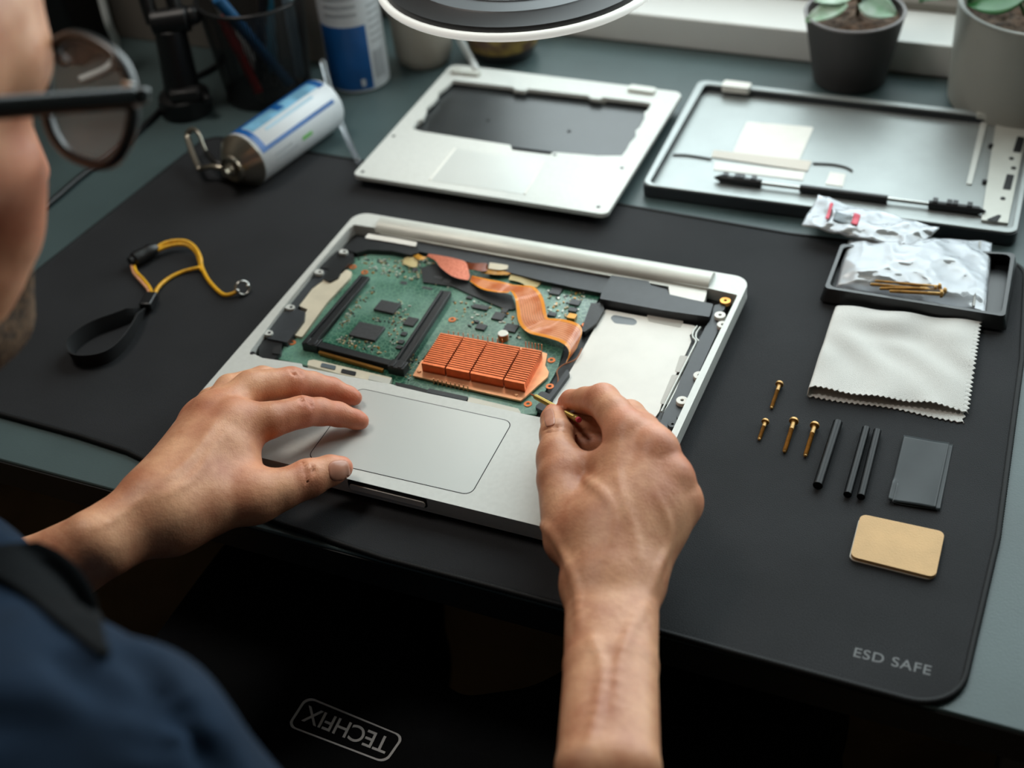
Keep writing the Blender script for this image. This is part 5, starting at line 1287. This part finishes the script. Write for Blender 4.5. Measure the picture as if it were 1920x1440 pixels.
M_skin = skin()
person = link_mesh(body_mesh, 'person', M_skin, smooth=180)
tag(person, 'person in dark blue shirt and black apron leaning over the laptop, hands on it', 'person')
co = np.empty(len(body_mesh.vertices) * 3, np.float32); body_mesh.vertices.foreach_get('co', co); co = co.reshape(-1, 3)
fl = np.zeros(len(co), np.float32)
hot = [(m_[0], .016) for m_ in rM] + [(m_[0], .013) for m_ in lM] + [(J(*q)[0], s_) for q, s_ in (((675, 790, .022, 1), .016), ((663, 746, .022, 1), .016), ((650, 876, .027, 1), .014), ((575, 895, .031, 1), .012), ((1062, 755, .042, 1), .016), ((1035, 775, .037, 1), .012),
        ((1130, 752, .068, 1), .012), ((566, 772, .045, 1), .012), ((546, 718, .046, 1), .012), ((620, 780, .03, 1), .016), ((610, 730, .03, 1), .016), ((470, 910, .036, 1), .014), ((470, 850, .036, 1), .014))]
hot += [(H(.05, .06, -.02), .03), (H(0, .11, -.025), .02)]
for p_, s_ in hot: fl = np.maximum(fl, np.exp(-((co - p_) ** 2).sum(1) / (s_ * s_)))
a_ = body_mesh.attributes.new('flush', 'FLOAT', 'POINT'); a_.data.foreach_set('value', fl)

# nails
M_nail = mat('nail', (190, 132, 108), .30, spec=.6)
def march(x, y):
    o_ = np.array(CAM_LOC); d = CAM_M @ np.array([(x - 960) / FPX, -(y - 720) / FPX, -1.0]); d /= np.linalg.norm(d); t = .45
    for _ in range(80):
        v = float(F_.ev((o_ + d * t)[None])[0]); t += v * .95
        if v < 2e-5: return o_ + d * t
        if t > 1.4: break
    p = o_ + d * march.t           # beside the limb: slide to the nearest skin
    for _ in range(12):
        v = float(F_.ev(p[None])[0]); g_ = np.array([float(F_.ev((p + e_)[None])[0]) - v for e_ in np.eye(3) * .0004]) / .0004
        p = p - v * g_ / max(.3, float(g_ @ g_)) * .9
    return p
def nail(c, ax_, sx_, label):
    """a nail: rounded plate laid on the skin; c centre pixel, ax_ half length vector and sx_ half width vector in pixels"""
    march.t = .8; t0 = float(np.linalg.norm(march(*c) - CAM_LOC)) + .003
    def f(u, v):
        s, q = (u - .5) * 2, (v - .5) * 2
        # squircle
        m_ = max(abs(s), abs(q)); L_ = (abs(s) ** 3.2 + abs(q) ** 3.2) ** (1 / 3.2)
        k = m_ / L_ if L_ > 1e-6 else 1
        s, q = s * k, q * k
        march.t = t0
        p = march(c[0] + ax_[0] * s + sx_[0] * q, c[1] + ax_[1] * s + sx_[1] * q)
        n_ = np.zeros(3)
        for j_ in range(3):
            dv = np.zeros(3); dv[j_] = .0005; n_[j_] = float(F_.ev((p + dv)[None])[0] - F_.ev((p - dv)[None])[0])
        n_ /= max(1e-9, np.linalg.norm(n_))
        e = max(abs(u - .5), abs(v - .5)) * 2
        return Vector(p + n_ * (.00018 if e < .92 else -.00025))
    return B().grid(f, 17, 15, .0003).obj('fingernail', M_nail, person, smooth=180, label=label)
nail((636, 882), (20, -3), (3, 20), 'broad nail of the left thumb')
nail((1030, 783), (-3, -17), (10, -4), 'nail of the right thumb')

# ------------------------------------------------------------------ clothes
M_shirt = mat('navy_shirt_cloth', (24, 42, 62), 0.85, var=.16, scale=25, bump=.5, bscale=1400, spec=.2)
M_apron = mat('black_apron_cloth', (14, 16, 18), 0.9, var=.2, scale=40, bump=.4, bscale=1500, spec=.15)
M_trouser = mat('black_trouser_cloth', (16, 17, 19), 0.9, bump=.3, bscale=1500, spec=.1)
def folds(X):
    out = np.zeros(len(X))
    for k, (dx, a, ph) in enumerate((((22, -30, 14), .0032, .4), ((-31, 12, 40), .0026, 1.7), ((12, 44, -26), .0022, 2.9), ((60, 30, 50), .0012, .8))):
        out += .7 * a * np.sin(X @ np.array(dx, float) + ph + 1.2 * np.sin(X @ np.array((17., 9., -23.)) * 1.3 + k))
    return out
SF = Field()
SF.chain([JD(8, 1118, .545, 108), JD(84, 1330, .50, 190), delt, JD(430, 1812, .485, 318), JD(720, 2050, .51, 270), JD(1080, 2130, .585, 190)], .010)
SF.chain([JD(-260, 1200, .55, 180), JD(60, 1420, .50, 255)], .012)
SF.cone(chest, belly, .118, .135, .06); SF.cone(chest + np.array((0, -.01, .015)), rsh, .088, .054, .02); SF.cone(lsh, chest + np.array((0, -.005, .02)), .062, .085, .02); SF.cone(lsh, JD(-150, 1300, .60, 1)[0], .070, .075, .06)
lE3 = np.array(lE); SF.chain([(lsh, .065), (lE3 * .75 + lsh * .25, .045), (lE3, .037)], .02)
SF.cone(neck_bot + np.array((0, -.012, -.012)), chest, .068, .09, .02)
for pts_ in ([(110, 1232, 20), (200, 1285, 44), (290, 1318, 48), (360, 1345, 22)], [(-60, 1345, 40), (60, 1362, 52), (180, 1372, 44), (300, 1400, 30)], [(215, 1150, 14), (250, 1230, 30), (300, 1300, 26)], [(330, 1372, 26), (410, 1440, 44), (500, 1560, 30)], [(-40, 1450, 40), (130, 1442, 48), (280, 1480, 34)]):
    q_ = []
    for x, y, rp in pts_:
        o_ = np.array(CAM_LOC); d_ = CAM_M @ np.array([(x - 960) / FPX, -(y - 720) / FPX, -1.0]); d_ /= np.linalg.norm(d_); t_ = .3
        for _ in range(60):
            vv = float(SF.ev((o_ + d_ * t_)[None])[0]); t_ += vv
            if vv < 1e-4 or t_ > .7: break
        if t_ < .65: q_.append((o_ + d_ * (t_ - .5 * rp * t_ / FPX), rp * t_ / FPX))
    if len(q_) > 1: SF.chain(q_, -.010)
me = SF.mesh('shirt', .0042, folds)
shirt = link_mesh(me, 'shirt', M_shirt, person, smooth=180, label='dark blue shirt with soft folds')
def march_shirt(x, y):
    o_ = np.array(CAM_LOC); d = CAM_M @ np.array([(x - 960) / FPX, -(y - 720) / FPX, -1.0]); d /= np.linalg.norm(d); t = .3
    for _ in range(70):
        q = (o_ + d * t)[None]; v = float((SF.ev(q) - folds(q))[0]); t += v * .8
        if v < 1e-4 or t > .62: break
    return Vector(o_ + d * min(t, .58)), Vector(-d)
st_r = smooth_path([(70, 1014, 0), (112, 1034, 0), (152, 1070, 0), (180, 1120, 0), (192, 1180, 0), (206, 1228, 0)], 5)
st_l = smooth_path([(-90, 1040, 0), (-40, 1072, 0), (10, 1096, 0), (62, 1130, 0), (118, 1176, 0), (190, 1230, 0)], 5)
def strap(u, v):
    i = min(len(st_r) - 1, round(u * (len(st_r) - 1))); q = st_l[i].lerp(st_r[i], v); p, n_ = march_shirt(q.x, q.y); return p + n_ * .0022
B().grid(strap, 26, 10, .0022).obj('apron_strap', M_apron, person, smooth=180)

# apron over the lap
lap_notch = [xy(spot(*q, -.12)) for q in ((790, 1050), (790, 1110), (798, 1236), (830, 1268), (870, 1290), (930, 1284), (1000, 1270), (1070, 1232), (1120, 1180), (1140, 1050))]
lap_left = [xy(spot(*q, -.12)) for q in ((452, 985), (430, 1010), (372, 1088), (310, 1170), (250, 1250))]
def in_poly(x, y, pl):
    c = False; j = len(pl) - 1
    for i in range(len(pl)):
        (xi, yi), (xj, yj) = pl[i], pl[j]
        if (yi > y) != (yj > y) and x < (xj - xi) * (y - yi) / (yj - yi) + xi: c = not c
        j = i
    return c
la, lb2 = Vector(lap_left[0]), Vector(lap_left[-1])
def lap_z(x, y):
    z = -.12 + .010 * math.sin(9 * x + 1) * math.sin(12 * y) - .10 * max(0, abs(x - .03) - .16)
    if y < -.31: z += (min(.36, (-.31 - y)) ** 1.25) * 2.2
    if y > -.06: z -= (y + .06) * 1.4
    return z
nsm0 = [xy(p) for p in smooth_path([(x, y, 0) for x, y in lap_notch], 5)]
b = B(); NX, NY = 150, 130; gv = {}
for i in range(NX + 1):
    for j_ in range(NY + 1):
        x = -.26 + .52 * i / NX; y = -.40 + .42 * j_ / NY; gv[i, j_] = b.bm.verts.new((x, y, lap_z(x, y)))
for i in range(NX):
    for j_ in range(NY):
        x = -.26 + .52 * (i + .5) / NX; y = -.40 + .42 * (j_ + .5) / NY
        side_ = (lb2.x - la.x) * (y - la.y) - (lb2.y - la.y) * (x - la.x)
        if in_poly(x, y, nsm0) or side_ < 0: continue
        b.quad([gv[i, j_], gv[i + 1, j_], gv[i + 1, j_ + 1], gv[i, j_ + 1]])
for v in [v for v in b.bm.verts if not v.link_faces]: b.bm.verts.remove(v)
def snap_edge(v, segs, tol):
    best = None
    for (x0, y0), (x1, y1) in segs:
        dx, dy = x1 - x0, y1 - y0; t = max(0, min(1, ((v.co.x - x0) * dx + (v.co.y - y0) * dy) / max(1e-12, dx * dx + dy * dy)))
        q = (x0 + dx * t, y0 + dy * t); e = math.hypot(q[0] - v.co.x, q[1] - v.co.y)
        if best is None or e < best[0]: best = (e, q)
    if best[0] < tol: v.co.x, v.co.y = best[1]; v.co.z = lap_z(*best[1])
nsm = [xy(p) for p in smooth_path([(x, y, 0) for x, y in lap_notch], 5)]
dl = ((lb2.x - la.x) * 3, (lb2.y - la.y) * 3)
segs_ = list(zip(nsm, nsm[1:] + nsm[:1])) + [((la.x - dl[0], la.y - dl[1]), (la.x + dl[0], la.y + dl[1]))]
for v in b.bm.verts:
    if any(len(e.link_faces) < 2 for e in v.link_edges): snap_edge(v, segs_, .0046)
apron = b.obj('apron', M_apron, person, smooth=180, label='black apron over the lap with a grey logo')
md = apron.modifiers.new('thickness', 'SOLIDIFY'); md.thickness = .0012
M_logo = mat('grey_logo_print', (190, 192, 192), .7)
L0, L1 = spot(733, 1378, -.118), spot(577, 1317, -.118)
def lapz(p): return lap_z(p[0], p[1])
xd = (L1 - L0).normalized(); yd = Vector((0, 0, 1)).cross(xd).normalized()
logo = B()
corners = [spot(*q, -.118) for q in ((757, 1372), (722, 1428), (537, 1358), (573, 1298))]
fo = rounded([xy(c) for c in corners], .006, 8); fi = rounded(shrink([xy(c) for c in corners], .0016), .005, 8)
cxy = sum((c for c in corners), Vector()) / 4
fi = [((p[0] - cxy.x) * .955 + cxy.x, (p[1] - cxy.y) * .90 + cxy.y) for p in fo]
logo.prism(fo, 0, .0004, holes=[fi])
for v in logo.bm.verts: v.co.z += lap_z(v.co.x, v.co.y) + .0014
lo1 = logo.obj('logo_frame', M_logo, apron, smooth=0)
tm = text_mesh('logo_text', 'TECHFIX', M_logo, apron, (0, 0, 0), (1, 0, 0), .0150, extrude=.0002, spacing=.96, bold=.0001)
wtxt = max(v.co.x for v in tm.data.vertices); Lw = (L1 - L0).length
ups = (spot(640, 1395, -.118) - spot(662, 1330, -.118)); ups = ups - xd * ups.dot(xd) * .35
for v in tm.data.vertices:
    p = L0 + xd * (v.co.x / wtxt * Lw) - ups.normalized() * -1 * (v.co.y * 1.22)
    z = lap_z(p.x, p.y) + .0016 + v.co.z; v.co = (p.x, p.y, z)
# trousers and shoes
TF = Field()
for hx, kx in ((-.13, -.115), (.055, .225)):
    hip = np.array((hx, -.50, -.24)); knee = np.array((kx, -.03, -.225)); ank = np.array((kx, -.03, -.66))
    TF.chain([(hip, .095), (knee, .068), (ank, .052)], .03)
TF.cone(np.array((-.15, -.52, -.20)), np.array((.06, -.52, -.20)), .12, .12, .05)
link_mesh(TF.mesh('trousers', .008, lambda X: folds(X) * .8), 'trousers', M_trouser, person, smooth=180)
for kx in (-.115, .225):
    b = B(); b.ball((kx, .005, Z0 + .042), .05, 18, (.95, 2.1, .8)); b.obj('shoe', M_trouser, person, smooth=180)
# stubble beard on the jaw and short hair
M_beard = mat('brown_beard', (112, 84, 60), .8, var=.5, scale=260, bump=1.0, bscale=600)
BF = Field()
for sx in (-1, 1):
    BF.chain([(H(sx * .056, .006, -.022), .014), (H(sx * .0495, .002, -.045), .0235), (H(sx * .025, .068, -.094), .0215), (H(0, .088, -.096), .021)], .02)
    BF.cone(H(sx * .030, .086, -.062), H(sx * .022, .088, -.085), .012, .016, .02)
link_mesh(BF.mesh('beard', .0022, lambda X: .0006 * np.sin(X @ np.array((900., 700., 1100.))) * np.sin(X @ np.array((-800., 1200., 300.)))), 'beard', M_beard, person, smooth=180)
HF_ = Field()
HF_.cone(H(0, -.040, .048), H(0, .018, .062), .076, .066, .03); HF_.cone(H(0, -.055, -.005), H(0, -.04, .04), .060, .066, .03)
link_mesh(HF_.mesh('hair', .003, lambda X: .0012 * np.sin(X @ np.array((500., 310., -260.)) + 2 * np.sin(X @ np.array((-240., 330., 210.)))) * np.sin(X @ np.array((-380., 420., 190.)))), 'hair', mat('brown_hair', (60, 44, 32), .6, var=.4, scale=200, bump=.8, bscale=500), person, smooth=180)
for sx in (-1, 1): B().ball(H(sx * .031, .0765, .008), .0112, 16).obj('eye', mat('eye_white', (226, 222, 214), .2), person, smooth=180)

# ------------------------------------------------------------------ eyeglasses
gl = thing('eyeglasses', 'black framed eyeglasses with large lenses worn by the person', 'eyeglasses', tuple(spot_d(150, 200, .56)))
M_frame = mat('glasses_frame', (24, 27, 28), .28, spec=.6)
hinge = spot_d(248, 186, .556)
def GL(x, y, z): return hinge + hr_ * x + hf * y + hu * z
def lens_outline(n=40, s=1.0):
    out = []
    for k in range(n):
        a = 2 * PI * k / n; ca, sa = math.cos(a), math.sin(a)
        x = -.0275 + s * .0265 * math.copysign(abs(ca) ** .75, ca); z = -.0075 + s * .0250 * math.copysign(abs(sa) ** .80, sa)
        if sa < 0: x = -.0245 + (x + .0245) * (1 + .12 * sa)
        x += .0 ; z += (.004 * (-(x + .0245) / .0235)) * (sa > 0)
        out.append((x, z))
    return out
ml2 = plastic('spectacle_lens', .03, (160, 140, 132), .03, .03)
for mirror in (1, -1):
    fx = (lambda x: x) if mirror == 1 else (lambda x: -.136 - x)
    pth = [GL(fx(x), .004 - .35 * (x + .0245) ** 2 * 8, z) for x, z in lens_outline()]
    B().tube(pth, .0024, 10, closed=True, flat=1.3).obj('lens_rim', M_frame, gl, smooth=180)
    b = B(); c0 = b.bm.verts.new(GL(fx(-.0275), .0045, -.0075)); rings = []
    for s in (.35, .7, .99): rings.append([b.bm.verts.new(GL(fx(x), .0045 - .6 * s * s * .003, z)) for x, z in lens_outline(40, s)])
    for k in range(40): b.quad([c0, rings[0][k], rings[0][(k + 1) % 40]])
    for A_, Bq in zip(rings, rings[1:]):
        for k in range(40): b.quad([A_[k], Bq[k], Bq[(k + 1) % 40], A_[(k + 1) % 40]])
    lo_ = b.obj('lens', ml2, gl, smooth=180)
    ear = Vector(H(.083 * mirror, -.008, .016)); h0 = GL(fx(.001), .003, .001)
    pth = smooth_path([h0, h0.lerp(ear, .35), h0.lerp(ear, .75), ear, Vector(H(.080 * mirror, -.030, .000)), Vector(H(.078 * mirror, -.040, -.020))], 5)
    B().tube(pth, .0019, 10, flat=2.5).obj('temple_arm', M_frame, gl, smooth=180)
    B().box(GL(fx(.0005), .0035, .002), (.007, .006, .007), M=Matrix((hr_, hf, hu)).transposed()).obj('hinge_block', M_frame, gl, bevel=.0015)
    B().box(GL(fx(-.004), .0005, .004), (.006, .0016, .005), M=Matrix((hr_, hf, hu)).transposed()).obj('metal_stud', M_steel, gl, bevel=.0006)
    B().ball(GL(fx(-.052), -.004, -.010), .004, 10, (.6, 1, 1.4)).obj('nose_pad', mat('clear_silicone', (206, 196, 186), .3), gl, smooth=180)
B().tube(smooth_path([GL(-.048, .006, .006), GL(-.068, .010, .010), GL(-.088, .006, .006)], 6), .0022, 8).obj('bridge', M_frame, gl, smooth=180)

# ------------------------------------------------------------------ small screwdriver in the right hand
T0, T1 = spot(995, 739, .0128), spot(1083, 786, .054); d = T1 - T0; L_ = d.length; Tm = Matrix.Translation(T0) @ frame_from(d).to_4x4()
sd_ = thing('precision_screwdriver', 'tiny brass screwdriver held in the right hand, tip touching the copper heat sink', 'screwdriver', tuple(T0))
B().lathe([(0, 0), (.0005, .0001), (.0006, .004), (.0009, .0065), (.0009, .010), (0, .010)], 14, Tm).obj('steel_tip', M_steel, sd_, smooth=40)
prof = [(0, .009), (.0010, .009), (.0016, .0105)]; z = .0105
while z < L_ - .006: prof += [(.0018, z + .0004), (.0015, z + .0008)]; z += .0008
prof += [(.0016, L_ - .005), (.0021, L_ - .004), (.0021, L_ - .001), (.0012, L_), (0, L_)]
B().lathe(prof, 18, Tm).obj('knurled_barrel', mat('olive_brass', (158, 136, 70), .35, metal=.6), sd_, smooth=30)
B().cyl(T1, T1 + d.normalized() * .003, .0018, n=14).obj('end_cap', mat('pink_plastic', (206, 70, 92), .35), sd_, bevel=.0005)
